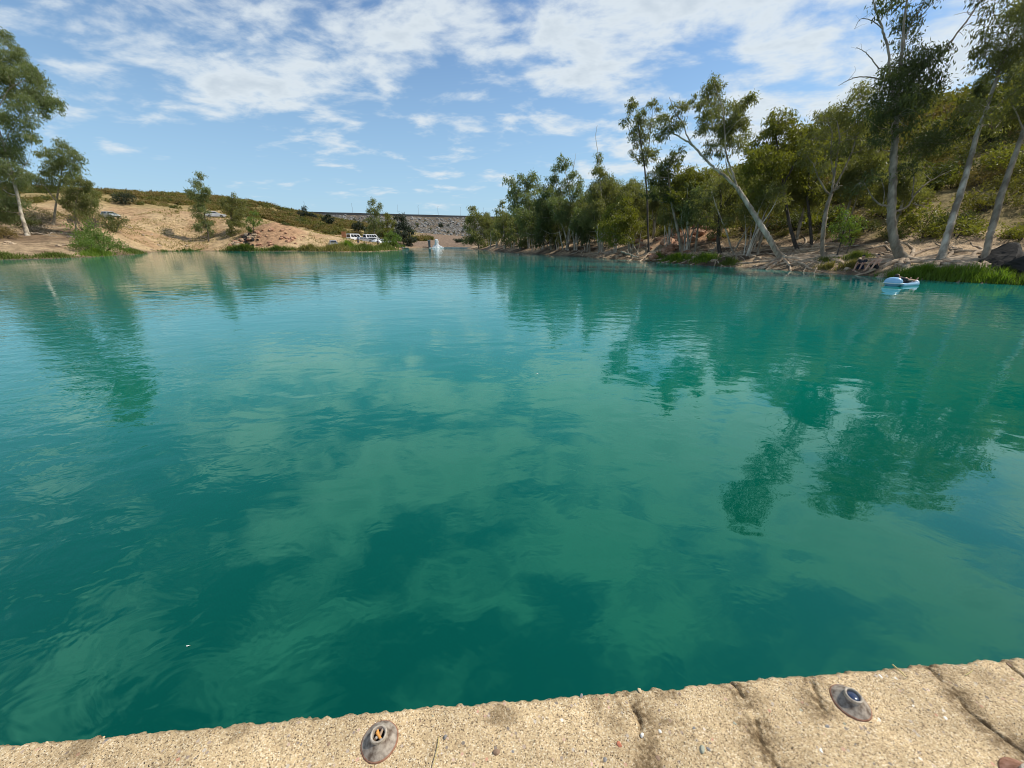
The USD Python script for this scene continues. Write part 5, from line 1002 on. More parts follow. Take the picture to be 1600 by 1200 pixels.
for n, (x, y, s) in enumerate([(-31.4, 113.5, .5), (-30.6, 114.3, .4), (-29.7, 115.0, .55), (-28.9, 115.4, .35)]):
    rock('water_stone', 'stone_grey', x, y, s, 'grey stone at the waterline beyond the tip of the grassy spit', 'grey stones beyond the spit', -.4)
# fallen branches and logs
def log(name, pts, r0, r1, m, label, group=None, seed=0, cat_='branch'):
    pts = np.array(pts, float)
    r = np.random.default_rng(seed)
    sp = spline(pts, 18)
    sp[1:-1] += r.normal(size=(16, 3)) * r0 * .35
    t = thing(name, label, cat_, pts[0], group=group)
    obj('stem', tube(sp - pts[0], np.linspace(r0, r1, 18), 7, .06, seed), m, t, smooth=True)
    for q in range(2):
        i0 = r.integers(6, 15); d = r.normal(size=3); d[2] = abs(d[2]); d /= np.linalg.norm(d)
        L = np.linalg.norm(pts[-1] - pts[0]) * r.uniform(.12, .3)
        obj('side_branch', tube(spline(np.array([sp[i0], sp[i0] + d * L * .5 + r.normal(size=3) * L * .08, sp[i0] + d * L]) - pts[0], 6), np.linspace(r0 * .4, r0 * .12, 6), 5), m, t, smooth=True)
def lying(x, y, a, L):
    s = np.linspace(-.5, .5, 4) * L
    px, py = x + np.cos(a) * s, y + np.sin(a) * s
    return np.stack([px, py, terrain(px, py) + .07], 1)
n_ = 0
while n_ < 34:
    x, y = rng.uniform(9, 34), rng.uniform(20, 62)
    d = float(shore_d(np.array([x]), np.array([y]))[0])
    if not (.6 < d < 7): continue
    log('fallen_branch', lying(x, y, rng.uniform(0, 6.28), rng.uniform(1.2, 3.2)), rng.uniform(.035, .075), .015, 'dead_wood', 'bleached fallen branch lying on the right bank', 'fallen branches on the right bank', 950 + n_); n_ += 1
def pole(pts, r0, r1, label, m='dead_wood'): log('bare_pole', pts, r0, r1, m, label, None, int(abs(pts[0][0]) * 100), 'dead tree')
pole([(22.0, 38.1, 1.1), (22.1, 38.2, 2.4), (22.2, 38.4, 3.9)], .09, .05, 'middle one of the bare leaning poles left of the leaning gum trunk')
pole([(21.0, 38.6, 1.0), (21.6, 38.5, 2.5), (22.25, 38.4, 4.0)], .09, .05, 'bare pole slanting right beside the leaning gum trunk')
pole([(22.3, 37.4, 1.2), (22.4, 37.6, 2.2), (22.5, 38.1, 3.5)], .07, .04, 'shortest bare pole nearest the leaning gum trunk')
pole([(21.2, 35.1, .8), (21.3, 35.1, 2.1), (21.4, 35.2, 3.4)], .12, .09, 'upright bare trunk stub just left of the leaning gum trunk', 'bark_grey')
pole([(18.6, 38.6, .5), (19.3, 39.0, 1.2), (20.2, 39.4, 2.0)], .08, .04, 'pale dead log propped up left of the short double-stemmed gum')
pole([(12.6, 46.8, .9), (13.3, 46.4, .7), (14.3, 45.4, .35)], .1, .06, 'pale curved dead stem leaning down to the water left of the straight gum')
pole([(10.1, 58.2, .6), (10.9, 59.2, 1.3), (12.2, 60.4, 2.6)], .1, .05, 'pale dead log slanting up the bank right of the white trunk')
for n, (x, y, a, L, lab) in enumerate([(-70.2, 61.5, .3, 3.5, 'grey dead branch at the foot of the largest left gum tree'), (-72.5, 66, .9, 4.5, 'long dead branch lying behind the largest left gum tree'), (-67.5, 63.5, -.4, 4.5, 'grey dead branch lying on the eroded left bank'), (-77, 68, 1.2, 4, 'dead branch in the grey brush on the left bank')]):
    log('fallen_branch', lying(x, y, a, L) + [0, 0, .15], .11, .03, 'dead_wood', lab, None, 990 + n)
# ------------------------------------------------------------------ vehicles
plain('paint_white', (.72, .73, .74), .3, coat_weight=.4); plain('paint_silver', (.42, .43, .45), .3, metallic=.4, coat_weight=.4)
plain('paint_dark', (.03, .033, .04), .3, coat_weight=.4); plain('paint_grey', (.26, .29, .28), .35, coat_weight=.4)
plain('car_glass', (.012, .014, .016), .08, specular_ior_level=.8); plain('tyre_rubber', (.018, .018, .018), .85); plain('rim_alloy', (.4, .4, .41), .35, metallic=.8)
plain('lamp_clear', (.75, .77, .78), .15); plain('lamp_red', (.35, .015, .012), .25); plain('trim_black', (.025, .025, .027), .6)
def vehicle(name, label, cat_, loc, rz, paint, L, W, low, cab, wheels, wr, group=None, nwin=2, roof_rack=False):
    """low: outline of the lower body (x, z); cab: (x back low, x front low, x back top, x front top, z low, z top)."""
    t = thing(name, label, cat_, loc, rz, group)
    poly = shapely.Polygon(low)
    for x in wheels:
        poly = poly.difference(shapely.Point(x, wr).buffer(wr * 1.14, 16))
    poly = max(getattr(poly, 'geoms', [poly]), key=lambda g: g.area)
    def slab(p, w):
        m = trimesh.creation.extrude_polygon(p, w, engine='earcut'); m.apply_translation([0, 0, -w / 2])
        m.apply_transform(np.array([[1, 0, 0, 0], [0, 0, -1, 0], [0, 1, 0, 0], [0, 0, 0, 1.]])); return m
    b1, b2 = slab(poly, W - .14), slab(poly.buffer(-.05), W)
    obj('body', cat([(np.array(q.vertices), np.array(q.faces)) for q in (b1, b2)]), paint, t, smooth=35)
    xb, xf, tb, tf, z0, z1 = cab
    w0, w1 = W / 2 - .06, W / 2 - .2
    pts = np.array([[x, s * w, z] for (x, w, z) in ((xb, w0, z0), (xf, w0, z0), (tb, w1, z1), (tf, w1, z1), (tb + .12, w1 - .1, z1 + .04), (tf - .15, w1 - .1, z1 + .04)) for s in (-1, 1)])
    obj('cabin', trimesh.convex.convex_hull(pts), paint, t)
    def quad(a, b_, c, d, off):
        a, b_, c, d = (np.array(q, float) for q in (a, b_, c, d))
        n = np.cross(b_ - a, d - a); n /= np.linalg.norm(n)
        v = np.array([a, b_, c, d]); return np.vstack([v - n * .01, v + n * off]), np.array([[0, 2, 1], [0, 3, 2], [4, 5, 6], [4, 6, 7], [0, 1, 5], [0, 5, 4], [1, 2, 6], [1, 6, 5], [2, 3, 7], [2, 7, 6], [3, 0, 4], [3, 4, 7]])
    def side(u, v, s):
        lo = np.array([xb + (xf - xb) * u, s * w0, z0]); hi = np.array([tb + (tf - tb) * u, s * w1, z1]); return lo + (hi - lo) * v
    for s in (-1, 1):
        for q in range(nwin):
            u0, u1 = .07 + .86 * q / nwin + .015, .07 + .86 * (q + 1) / nwin - .015
            a = [side(u0, .14, s), side(u1, .14, s), side(u1, .86, s), side(u0, .86, s)]
            obj('side_window', quad(*(a if s < 0 else a[::-1]), .012), 'car_glass', t)
    f0, f1 = np.array([xf, w0, z0]), np.array([tf, w1, z1])
    m_ = lambda p, k: p * [1, k, 1]
    def endq(p, q, flip):
        lo, hi = p + (q - p) * .12, p + (q - p) * .88
        a = [m_(lo, -.88), m_(lo, .88), m_(hi, .88), m_(hi, -.88)]
        return quad(*(a if not flip else a[::-1]), .012)
    obj('windscreen', endq(f0, f1, False), 'car_glass', t)
    obj('rear_window', endq(np.array([xb, w0, z0]), np.array([tb, w1, z1]), True), 'car_glass', t)
    xs, xe = min(p[0] for p in low), max(p[0] for p in low)
    for s in (-1, 1):
        for x, nm, mt, zl in ((xe, 'headlight', 'lamp_clear', .68), (xs, 'tail_light', 'lamp_red', .85)):
            q = trimesh.creation.box([.1, .32, .16]); q.apply_translation([x - .02 * np.sign(x), s * (W / 2 - .27), zl]); obj(nm, q, mt, t)
        for x in wheels:
            wp = obj('wheel', (lambda c: (c.apply_transform(trimesh.transformations.rotation_matrix(math.pi / 2, [1, 0, 0])), c.apply_translation([x, s * (W / 2 - .12), wr]), c)[2])(trimesh.creation.cylinder(wr, .2, sections=24)), 'tyre_rubber', t, smooth=40)
            rm = trimesh.creation.cylinder(wr * .64, .215, sections=20); rm.apply_transform(trimesh.transformations.rotation_matrix(math.pi / 2, [1, 0, 0])); rm.apply_translation([x, s * (W / 2 - .12), wr]); obj('rim', rm, 'rim_alloy', wp)
        q = trimesh.creation.box([.1, .16, .13]); q.apply_translation([xf - .25, s * (W / 2 + .04), z0 + .1]); obj('mirror', q, paint, t)
    for x in (xs, xe):
        q = trimesh.creation.box([.12, W - .12, .2]); q.apply_translation([x, 0, .42]); obj('bumper', q, 'trim_black', t)
    return t
HATCH = [(-2.15, .25), (2.2, .25), (2.25, .6), (2.1, .8), (1.0, 1.0), (-2.0, 1.05), (-2.2, .8)]
MPV = [(-2.2, .25), (2.2, .25), (2.25, .7), (2.05, .92), (1.3, 1.1), (-2.15, 1.15), (-2.25, .8)]
VAN = [(-2.5, .3), (2.4, .3), (2.5, .8), (2.35, 1.05), (1.9, 1.2), (-2.5, 1.25), (-2.55, .7)]
def on(x, y): return (x, y, tz(x, y) + .02)
vehicle('white_car', 'white car parked on the slope between two gum trees', 'car', (-80.8, 114.2, tz(-80.8, 114.2) - .08), .45, 'paint_white', 4.4, 1.78, HATCH, (-1.95, 1.0, -1.5, .15, 1.0, 1.5), (-1.35, 1.35), .31)
vehicle('silver_car', 'silver car parked alone on the dry field near the reeds', 'car', on(-43.9, 100.4), -1.05, 'paint_silver', 4.4, 1.82, MPV, (-2.05, 1.35, -1.75, .45, 1.1, 1.68), (-1.4, 1.4), .33)
vehicle('white_van', 'white van with dark side windows beside the terracotta pillar', 'van', on(-49.6, 129.6), 1.1, 'paint_white', 5, 1.95, VAN, (-2.45, 1.9, -2.4, 1.25, 1.2, 2.25), (-1.6, 1.6), .35, nwin=3)
vehicle('white_van', 'white van parked to the right of the other white van', 'van', on(-45.0, 131.6), .9, 'paint_white', 5, 1.95, VAN, (-2.45, 1.9, -2.4, 1.2, 1.2, 2.2), (-1.6, 1.6), .35, nwin=4)
vehicle('pale_car', 'pale estate car with dark windows in front of the white vans', 'car', on(-44.6, 124.0), .75, 'paint_silver', 4.6, 1.8, HATCH, (-2.05, 1.05, -1.85, .2, 1.0, 1.52), (-1.4, 1.4), .32)
vehicle('dark_car', 'dark car between the white vans and the pale tent', 'car', on(-43.0, 127.3), .8, 'paint_dark', 4.4, 1.8, HATCH, (-1.95, 1.0, -1.5, .15, 1.0, 1.5), (-1.35, 1.35), .31)
vehicle('white_car', 'white car half hidden behind the bright bush on the spit', 'car', on(-39.0, 127.0), .2, 'paint_white', 4.4, 1.78, HATCH, (-1.95, 1.0, -1.5, .15, 1.0, 1.5), (-1.35, 1.35), .31)
vehicle('grey_car', 'grey-green car half hidden behind the bush above the left bank', 'car', on(-95.6, 99.6), -.35, 'paint_grey', 4.4, 1.78, HATCH, (-1.95, 1.0, -1.5, .15, 1.0, 1.5), (-1.35, 1.35), .31)
# dome tent and the terracotta pillar
noisy('tent_cloth', (.55, .58, .6), (.66, .68, .7), 2.0, .7)
x, y, z = on(-41.3, 124.8)
t = thing('dome_tent', 'pale grey dome tent between the dark car and the bright bush', 'tent', (x, y, z), .4, scale=.75)
a, e = np.meshgrid(np.linspace(0, 2 * np.pi, 25)[:-1], np.linspace(0, np.pi / 2, 9), indexing='ij')
rr = 1 + .07 * np.cos(a * 6) * np.cos(e)
dv = np.stack([2.2 * rr * np.cos(a) * np.cos(e), 1.8 * rr * np.sin(a) * np.cos(e), 1.75 * np.sin(e)], -1).reshape(-1, 3)
i, j = np.meshgrid(np.arange(24), np.arange(8), indexing='ij'); k = lambda p, q: (p % 24) * 9 + q
obj('canopy', (dv, np.stack([k(i, j), k(i + 1, j), k(i + 1, j + 1), k(i, j + 1)], -1).reshape(-1, 4)), 'tent_cloth', t, smooth=True)
for q in range(3):
    aa = q * np.pi / 3
    obj('tent_pole', tube([(2.36 * np.cos(aa) * np.cos(s), 1.93 * np.sin(aa) * np.cos(s), 1.8 * np.sin(s)) for s in np.linspace(0, np.pi, 17)], .03, 5), 'trim_black', t)
obj('door_flap', (np.array([[-.5, -1.95, .02], [.5, -1.95, .02], [.28, -1.5, 1.1], [-.28, -1.5, 1.1], [-.5, -1.88, .02], [.5, -1.88, .02], [.28, -1.43, 1.1], [-.28, -1.43, 1.1]]), np.array([[0, 1, 2, 3], [5, 4, 7, 6], [1, 5, 6, 2], [4, 0, 3, 7]])), 'paint_grey', t)
noisy('terracotta', (.38, .17, .085), (.5, .25, .13), 3.0, .9, .4)
x, y, z = on(-52.8, 129.3)
t = thing('brick_pillar', 'terracotta brick pillar left of the white vans', 'pillar', (x, y, z - .2), .35)
for row in range(9):
    for q in range(2):
        bx = trimesh.creation.box([.62 if row % 2 else 1.24, 1.24 if row % 2 else .62, .27])
        bx.apply_translation([(q - .5) * .63, 0, .14 + row * .285] if row % 2 else [0, (q - .5) * .63, .14 + row * .285]); obj('brick', bx, 'terracotta', t)
bx = trimesh.creation.box([1.45, 1.45, .16]); bx.apply_translation([0, 0, 2.67]); obj('cap', bx, 'terracotta', t)

# ------------------------------------------------------------------ water jet at the outlet
mat('white_water', {'g': ('geometry', {}), 'n': ('noise_texture', {'scale': 4.0, 'detail': 4.0}), 'b': ('bump', {'strength': .6, 'distance': .2}), 'p': ('principled_bsdf', {'base_color': (.95, .95, .95), 'roughness': .45}), 't': ('translucent_bsdf', {'color': (.85, .88, .9)}), 'x': ('mix_closure', {'fac': .3})},
    [('g.position', 'n.vector'), ('n.fac', 'b.height'), ('b.normal', 'p.normal'), ('p.BSDF', 'x.closure1'), ('t.BSDF', 'x.closure2')], surface='x.closure')
t = thing('water_jet', 'white water jet shooting up and falling back at the foot of the dam', 'fountain', (-23.7, 128.6, 0), scale=.74)
zs = np.array([-.1, .15, .4, .8, 1.3, 2.0, 2.7, 3.2, 3.5, 3.62]); rs = np.array([2.3, 1.5, .9, .68, .58, .52, .5, .46, .3, .02])
a = np.linspace(0, 2 * np.pi, 33)[:-1]
A, Zj = np.meshgrid(a, np.interp(np.linspace(0, 1, 40), np.linspace(0, 1, 10), zs), indexing='ij')
Rj = np.interp(Zj, zs, rs) * (1 + .55 * (meshkit.fbm(np.stack([np.cos(A) * 2.2, np.sin(A) * 2.2, Zj * 1.3], -1), 4, 5) - .5))
jv = np.stack([Rj * np.cos(A) + .12 * Zj * 0, Rj * np.sin(A), Zj], -1).reshape(-1, 3)
i, j = np.meshgrid(np.arange(32), np.arange(39), indexing='ij'); k = lambda p, q: (p % 32) * 40 + q
obj('column', (jv, np.stack([k(i, j), k(i + 1, j), k(i + 1, j + 1), k(i, j + 1)], -1).reshape(-1, 4)), 'white_water', t, smooth=True)
r = np.random.default_rng(8)
ico = trimesh.creation.icosphere(1, 1.0)
dr = []
for q in range(900):
    aa = r.uniform(0, 6.28); h = r.random() ** 1.8 * 3.5; d = np.interp(h, zs, rs) * r.uniform(.9, 1.5) + .5 * r.random() * (h < 1.2) + (1.2 if math.cos(aa) > 0 else .2) * r.random() * (h < .8)
    dr.append((np.array(ico.vertices) * r.uniform(.03, .13) * [1, 1, 1.4] + [d * math.cos(aa), d * math.sin(aa), h + .05], np.array(ico.faces)))
obj('spray', cat(dr), 'white_water', t, kind='stuff')

# ------------------------------------------------------------------ people
plain('skin', (.5, .29, .19), .55); plain('skin_tan', (.4, .22, .14), .55); plain('hair_dark', (.018, .013, .01), .7); plain('cloth_black', (.02, .02, .024), .85); plain('cloth_navy', (.025, .04, .09), .85)
plain('cloth_white', (.7, .7, .68), .85); plain('cloth_blue', (.08, .16, .36), .85)
def hull_bones(bones, edge, pulls=12):
    """bones: ((point, radius), (point, radius)) pairs, joined into one smooth surface."""
    parts = []
    for (a, ra), (b, rb) in bones:
        s = [manifold3d.Manifold.sphere(float(q), 16).translate([float(c) for c in p]) for p, q in ((a, ra), (b, rb))]
        parts.append(manifold3d.Manifold.batch_hull(s))
    m = manifold3d.Manifold.batch_boolean(parts, manifold3d.OpType.Add).refine_to_length(edge)
    g = m.to_mesh()
    tm = trimesh.Trimesh(g.vert_properties[:, :3], g.tri_verts, process=True)
    trimesh.smoothing.filter_taubin(tm, iterations=pulls)
    return tm
def hand_bones(wrist, d, up):
    """Palm, four unequal bent fingers, and a thumb from the side."""
    d, up = np.array(d, float), np.array(up, float); d /= np.linalg.norm(d); up -= d * (up @ d); up /= np.linalg.norm(up)
    s = np.cross(d, up); w = np.array(wrist, float)
    B = []
    for q, L in zip((-1.5, -.5, .5, 1.5), (.062, .075, .08, .07)):
        k0, k1 = w + s * q * .014 + d * .02, w + s * q * .02 + d * .088
        B.append(((k0, .014), (k1, .0115)))
        f1 = k1 + (d * .9 - up * .35) * L * .5; f2 = f1 + (d * .6 - up * .8) * L * .5
        B += [((k1, .0105), (f1, .0095)), ((f1, .0095), (f2, .008))]
    t0 = w + s * .025 + d * .03; t1 = t0 + (s * .8 + d * .6) * .04; t2 = t1 + (s * .25 + d * .95) * .032
    return B + [((t0, .013), (t1, .0115)), ((t1, .0115), (t2, .009))]
def person(label, J, loc, rz, skin='skin', shorts='cloth_black', top=None, hair='hair_dark', group=None, face=(1, 0, 0)):
    J = {k_: np.array(v, float) for k_, v in J.items()}
    t = thing('person', label, 'person', loc, rz, group)
    f = np.array(face, float); f /= np.linalg.norm(f)
    upv = J['head'] - J['neck']; upv /= np.linalg.norm(upv); f -= upv * (f @ upv); f /= np.linalg.norm(f); sv = np.cross(upv, f)
    h = J['head']
    B = [((J['pelvis'], .125), (J['waist'], .115)), ((J['waist'], .115), (J['chest'], .14)), ((J['chest'], .13), (J['neck'] - .04 * upv, .075)), ((J['neck'] - .05 * upv, .055), (h - upv * .05, .055)),
         ((h + upv * .03 - f * .01, .088), (h - upv * .055 + f * .03, .062)), ((h - upv * .085 + f * .055, .034), (h - upv * .03 + f * .05, .05)),
         ((h - upv * .005 + f * .088, .012), (h - upv * .035 + f * .102, .015)), ((h - upv * .062 + f * .082, .012), (h - upv * .062 + f * .086, .014))]
    for s in (1, -1):
        B += [((h + sv * s * .078 - upv * .01 - f * .005, .016), (h + sv * s * .084 - upv * .035 - f * .005, .012)), ((h + sv * s * .033 + upv * .012 + f * .068, .018), (h + sv * s * .033 + upv * .014 + f * .07, .018))]
    for q, s in (('l', 1), ('r', -1)):
        B += [((J['chest'] + upv * .06, .085), (J['sho_' + q], .06)), ((J['sho_' + q], .056), (J['elb_' + q], .042)), ((J['elb_' + q], .042), (J['wri_' + q], .029))]
        d = J['wri_' + q] - J['elb_' + q]
        B += hand_bones(J['wri_' + q], d, [0.02, .03, 1] if abs(d[2]) < .9 * np.linalg.norm(d) else [1, 0, .1])
        B += [((J['pelvis'], .115), (J['hip_' + q], .1)), ((J['hip_' + q], .095), (J['knee_' + q], .06)), ((J['knee_' + q], .058), (J['ank_' + q], .04)), ((J['ank_' + q], .042), (J['toe_' + q], .026))]
    obj('body', hull_bones(B, .03), skin, t, smooth=True)
    hr = [((h + upv * .06 - f * .03, .09), (h + upv * .0 - f * .06, .075))]
    obj('hair', hull_bones(hr, .04), hair, t, smooth=True)
    for s in (1, -1):
        ey = trimesh.creation.icosphere(1, .011); ey.apply_translation(h + sv * s * .032 + upv * .0 + f * .083); obj('eye', ey, 'hair_dark', t, smooth=True)
    S = [((J['pelvis'], .14), (J['waist'] * .3 + J['pelvis'] * .7, .135))]
    for q in 'lr':
        m_ = J['hip_' + q] * .35 + J['knee_' + q] * .65
        S += [((J['pelvis'], .13), (J['hip_' + q], .113)), ((J['hip_' + q], .11), (m_, .087))]
    obj('shorts', hull_bones(S, .04), shorts, t, smooth=True)
    if top:
        T = [((J['pelvis'] * .4 + J['waist'] * .6, .132), (J['waist'], .13)), ((J['waist'], .13), (J['chest'], .155)), ((J['chest'], .148), (J['neck'] - .07 * upv, .085))]
        for q in 'lr':
            T += [((J['chest'] + upv * .06, .1), (J['sho_' + q], .074)), ((J['sho_' + q], .07), (J['sho_' + q] * .5 + J['elb_' + q] * .5, .06))]
        obj('shirt', hull_bones(T, .04), top, t, smooth=True)
    return t
SIT = dict(pelvis=(0, 0, .13), waist=(-.03, 0, .3), chest=(.0, 0, .48), neck=(.06, 0, .66), head=(.1, 0, .79), sho_l=(.02, .18, .58), sho_r=(.02, -.18, .58), elb_l=(.22, .2, .4), elb_r=(.22, -.2, .4), wri_l=(.42, .1, .42), wri_r=(.42, -.1, .42),
           hip_l=(.06, .1, .12), hip_r=(.06, -.1, .12), knee_l=(.44, .14, .42), knee_r=(.44, -.14, .36), ank_l=(.62, .12, .06), ank_r=(.74, -.12, -.02), toe_l=(.78, .13, .03), toe_r=(.9, -.13, -.05))
LIE = dict(pelvis=(0, 0, .12), waist=(-.2, 0, .14), chest=(-.38, 0, .2), neck=(-.54, 0, .3), head=(-.65, 0, .38), sho_l=(-.46, .19, .24), sho_r=(-.46, -.19, .24), elb_l=(-.24, .33, .2), elb_r=(-.24, -.33, .2), wri_l=(-.03, .3, .2), wri_r=(-.02, -.3, .2),
           hip_l=(.06, .1, .12), hip_r=(.06, -.1, .12), knee_l=(.46, .13, .22), knee_r=(.46, -.13, .15), ank_l=(.84, .13, .1), ank_r=(.86, -.11, .1), toe_l=(.93, .15, .24), toe_r=(.95, -.12, .24))
STAND = dict(pelvis=(0, 0, .95), waist=(0, 0, 1.1), chest=(0, 0, 1.3), neck=(.01, 0, 1.5), head=(.03, 0, 1.63), sho_l=(0, .19, 1.42), sho_r=(0, -.19, 1.42), elb_l=(-.02, .25, 1.14), elb_r=(-.02, -.25, 1.14), wri_l=(.08, .24, .9), wri_r=(.08, -.24, .9),
             hip_l=(0, .1, .92), hip_r=(0, -.1, .92), knee_l=(.03, .11, .5), knee_r=(.02, -.11, .5), ank_l=(0, .11, .08), ank_r=(-.02, -.11, .08), toe_l=(.15, .13, .03), toe_r=(.13, -.13, .03))
west = math.radians(200)
x, y = 23.15, 25.5
person('bare-chested person sitting with knees up at the water below the tallest gum tree', SIT, (x, y, tz(x, y) - .02), west, 'skin', 'cloth_black')
x, y = 22.9, 26.3
person('dark-haired person sitting low behind the bare-chested one on the shore', SIT, (x, y, tz(x, y) - .1), west + .25, 'skin_tan', 'cloth_navy', 'cloth_black')
# inflatable lounger and the person lying on it
plain('vinyl_blue', (.27, .47, .66), .22, coat_weight=.3); plain('vinyl_pale', (.6, .7, .78), .22, coat_weight=.3)
FX, FY, FR = 19.35, 19.6, math.radians(22)
fl = thing('inflatable_lounger', 'light blue inflatable lounger with a round headrest floating by the right shore', 'pool float', (FX, FY, 0), FR, scale=.86)
def capsule(a, b, r_, n=14):
    p = np.linspace(0, 1, n)
    e = np.minimum(p, 1 - p) * np.linalg.norm(np.array(b) - a) / r_
    rad = r_ * np.sqrt(np.clip(1 - (1 - np.clip(e, 0, 1)) ** 2, .02, 1))
    return tube(np.array(a) + (np.array(b) - np.array(a)) * p[:, None], rad, 14)
ring = [(-.75, -.34, .07), (.7, -.34, .07), (.98, -.2, .07), (1.05, 0, .08), (.98, .2, .07), (.7, .34, .07), (-.75, .34, .07)]
obj('side_tube', tube(spline(ring, 40), .105, 14), 'vinyl_blue', fl, smooth=True)
for q in range(4):
    yy = -.225 + q * .15
    obj('air_chamber', capsule((-.75, yy, .05), (.9, yy, .05), .078), 'vinyl_pale', fl, smooth=True)
sp_ = trimesh.creation.icosphere(3, 1.0); v = np.array(sp_.vertices) * [.26, .42, .27] + [-.92, 0, .22]
hp = obj('headrest', (v, np.array(sp_.faces)), 'vinyl_blue', fl, smooth=True)
aa = np.linspace(0, 2 * np.pi, 30)
obj('pale_band', tube(np.stack([-.92 + .268 * np.cos(aa), .43 * np.sin(aa), np.full(30, .15)], 1), .03, 6), 'cloth_white', hp, smooth=True)
obj('foot_pillow', capsule((.95, -.36, .13), (.95, .36, .13), .13), 'vinyl_pale', fl, smooth=True)
person('person with dark hair and dark clothes lying back on the blue inflatable lounger', LIE, (FX + .05 * math.cos(FR), FY + .05 * math.sin(FR), .085), FR, 'skin_tan', 'cloth_black', 'cloth_black', face=(.4, 0, 1))
for x, y, a, sk, sh, tp, lab in [(-39.6, 105.4, 2.0, 'skin', 'cloth_navy', 'cloth_black', 'person in dark clothes standing in the reeds below the vans'), (-36.5, 102.2, .4, 'skin', 'cloth_blue', 'cloth_white', 'person in a white top near the reeds on the grassy spit'), (-33.9, 103.5, 2.6, 'skin_tan', 'cloth_black', 'cloth_navy', 'person in navy beside the bright bush on the spit')]:
    person(lab, STAND if tp != 'cloth_white' else SIT, (x, y, tz(x, y)), a, sk, sh, tp)

# ------------------------------------------------------------------ small things on the causeway
noisy('stud_metal', (.10, .07, .05), (.36, .31, .25), 38, .75, .6, detail=9.0, lo=.36, hi=.62, dist=.002)
noisy('stud_rust', (.2, .09, .05), (.34, .19, .13), 70, .8, .5, dist=.002)
noisy('rim_metal', (.28, .24, .19), (.48, .42, .34), 80, .6, .4, dist=.001)
plain('stud_hole', (.012, .01, .009), .7); plain('lens_blue', (.012, .02, .05), .08, coat_weight=1.0, specular_ior_level=.9)
plain('filter_orange', (.62, .28, .06), .8); plain('filter_tan', (.42, .3, .2), .8); plain('paper_ash', (.3, .27, .24), .9)
def revolve(profile, n=56, wob=0.0, seed=0):
    pr_ = np.array(profile); a = np.arange(n) * 2 * np.pi / n
    w = 1 + wob * (meshkit.noise(np.stack([np.cos(a) * 2 + seed, np.sin(a) * 2, a * 0], -1)) - .5)
    v = np.stack([pr_[None, :, 0] * w[:, None] * np.cos(a)[:, None], pr_[None, :, 0] * w[:, None] * np.sin(a)[:, None], np.broadcast_to(pr_[:, 1], (n, len(pr_)))], -1).reshape(-1, 3)
    m_ = len(pr_); i, j = np.meshgrid(np.arange(n), np.arange(m_ - 1), indexing='ij'); k = lambda p, q: (p % n) * m_ + q
    return v, np.stack([k(i, j), k(i + 1, j), k(i + 1, j + 1), k(i, j + 1)], -1).reshape(-1, 4)
def stud(x, y, label, base_m='stud_metal', lens=False, rz=0, s=.9):
    t = thing('road_stud', label, 'road stud', (x, y, pier_z(x, y) - .001), rz, scale=s)
    obj('base', revolve([(.0632, -.012), (.063, .004), (.0615, .008), (.057, .0105), (.05, .0155), (.042, .0225), (.0345, .030), (.0288, .036)], 64, .03, x), base_m, t, smooth=35)
    obj('foot_rim', revolve([(.0632, -.012), (.0662, -.006), (.0664, .0025), (.064, .0062), (.0605, .0076)], 64, .03, x), 'stud_rust', t, smooth=35)
    obj('collar', revolve([(.0292, .032), (.0296, .043), (.0288, .0465), (.0262, .0482), (.0232, .0470), (.0216, .0435), (.0212, .020)], 56, .04, x + 2), 'rim_metal', t, smooth=35)
    hm = trimesh.creation.cylinder(.0213, .003, sections=40); hm.apply_translation([0, 0, .024 if not lens else .0385])
    if lens:
        sp2 = trimesh.creation.icosphere(3, 1.0); obj('lens', (np.array(sp2.vertices) * [.0209, .0209, .006] + [0, 0, .0375], np.array(sp2.faces)), 'lens_blue', t, smooth=True)
    else:
        obj('hole_floor', hm, 'stud_hole', t)
    return t
stud(-.437, .779, 'dull metal road stud with cigarette butts in its hollow, left on the causeway')
stud(1.212, .892, 'dull metal road stud with a dark blue lens, right on the causeway', lens=True, rz=1.0)
stud(1.575, .675, 'rusty road stud cut off by the lower right corner of the picture', base_m='stud_rust', rz=2.0)
def butt(x, y, z, a, tilt, L, r_, m1, label):
    t = thing('cigarette_butt', label, 'cigarette butt', (x, y, z), a)
    d = np.array([math.cos(tilt), 0, math.sin(tilt)])
    obj('filter', tube([-d * L / 2, -d * L / 4, d * L / 4, d * L / 2], [r_, r_ * 1.02, r_ * .98, r_], 14), m1, t, smooth=40)
    obj('burnt_end', tube([d * L * .5, d * L * .56, d * L * .62], [r_ * .98, r_ * .9, r_ * .6], 12), 'paper_ash', t, smooth=40)
z0 = pier_z(-.437, .779)
butt(-.437, .778, z0 + .031, -.75, .02, .026, .0042, 'filter_orange', 'orange cigarette butt lying across the hollow of the left road stud')
butt(-.432, .787, z0 + .030, 1.15, .5, .018, .004, 'filter_tan', 'tan cigarette butt standing at the back of the left stud hollow')
butt(-.442, .787, z0 + .029, 2.2, .4, .017, .004, 'filter_orange', 'small orange butt behind the one lying across the hollow')
butt(-.446, .770, z0 + .029, .3, .9, .014, .0042, 'filter_tan', 'pale butt end at the front left of the stud hollow')
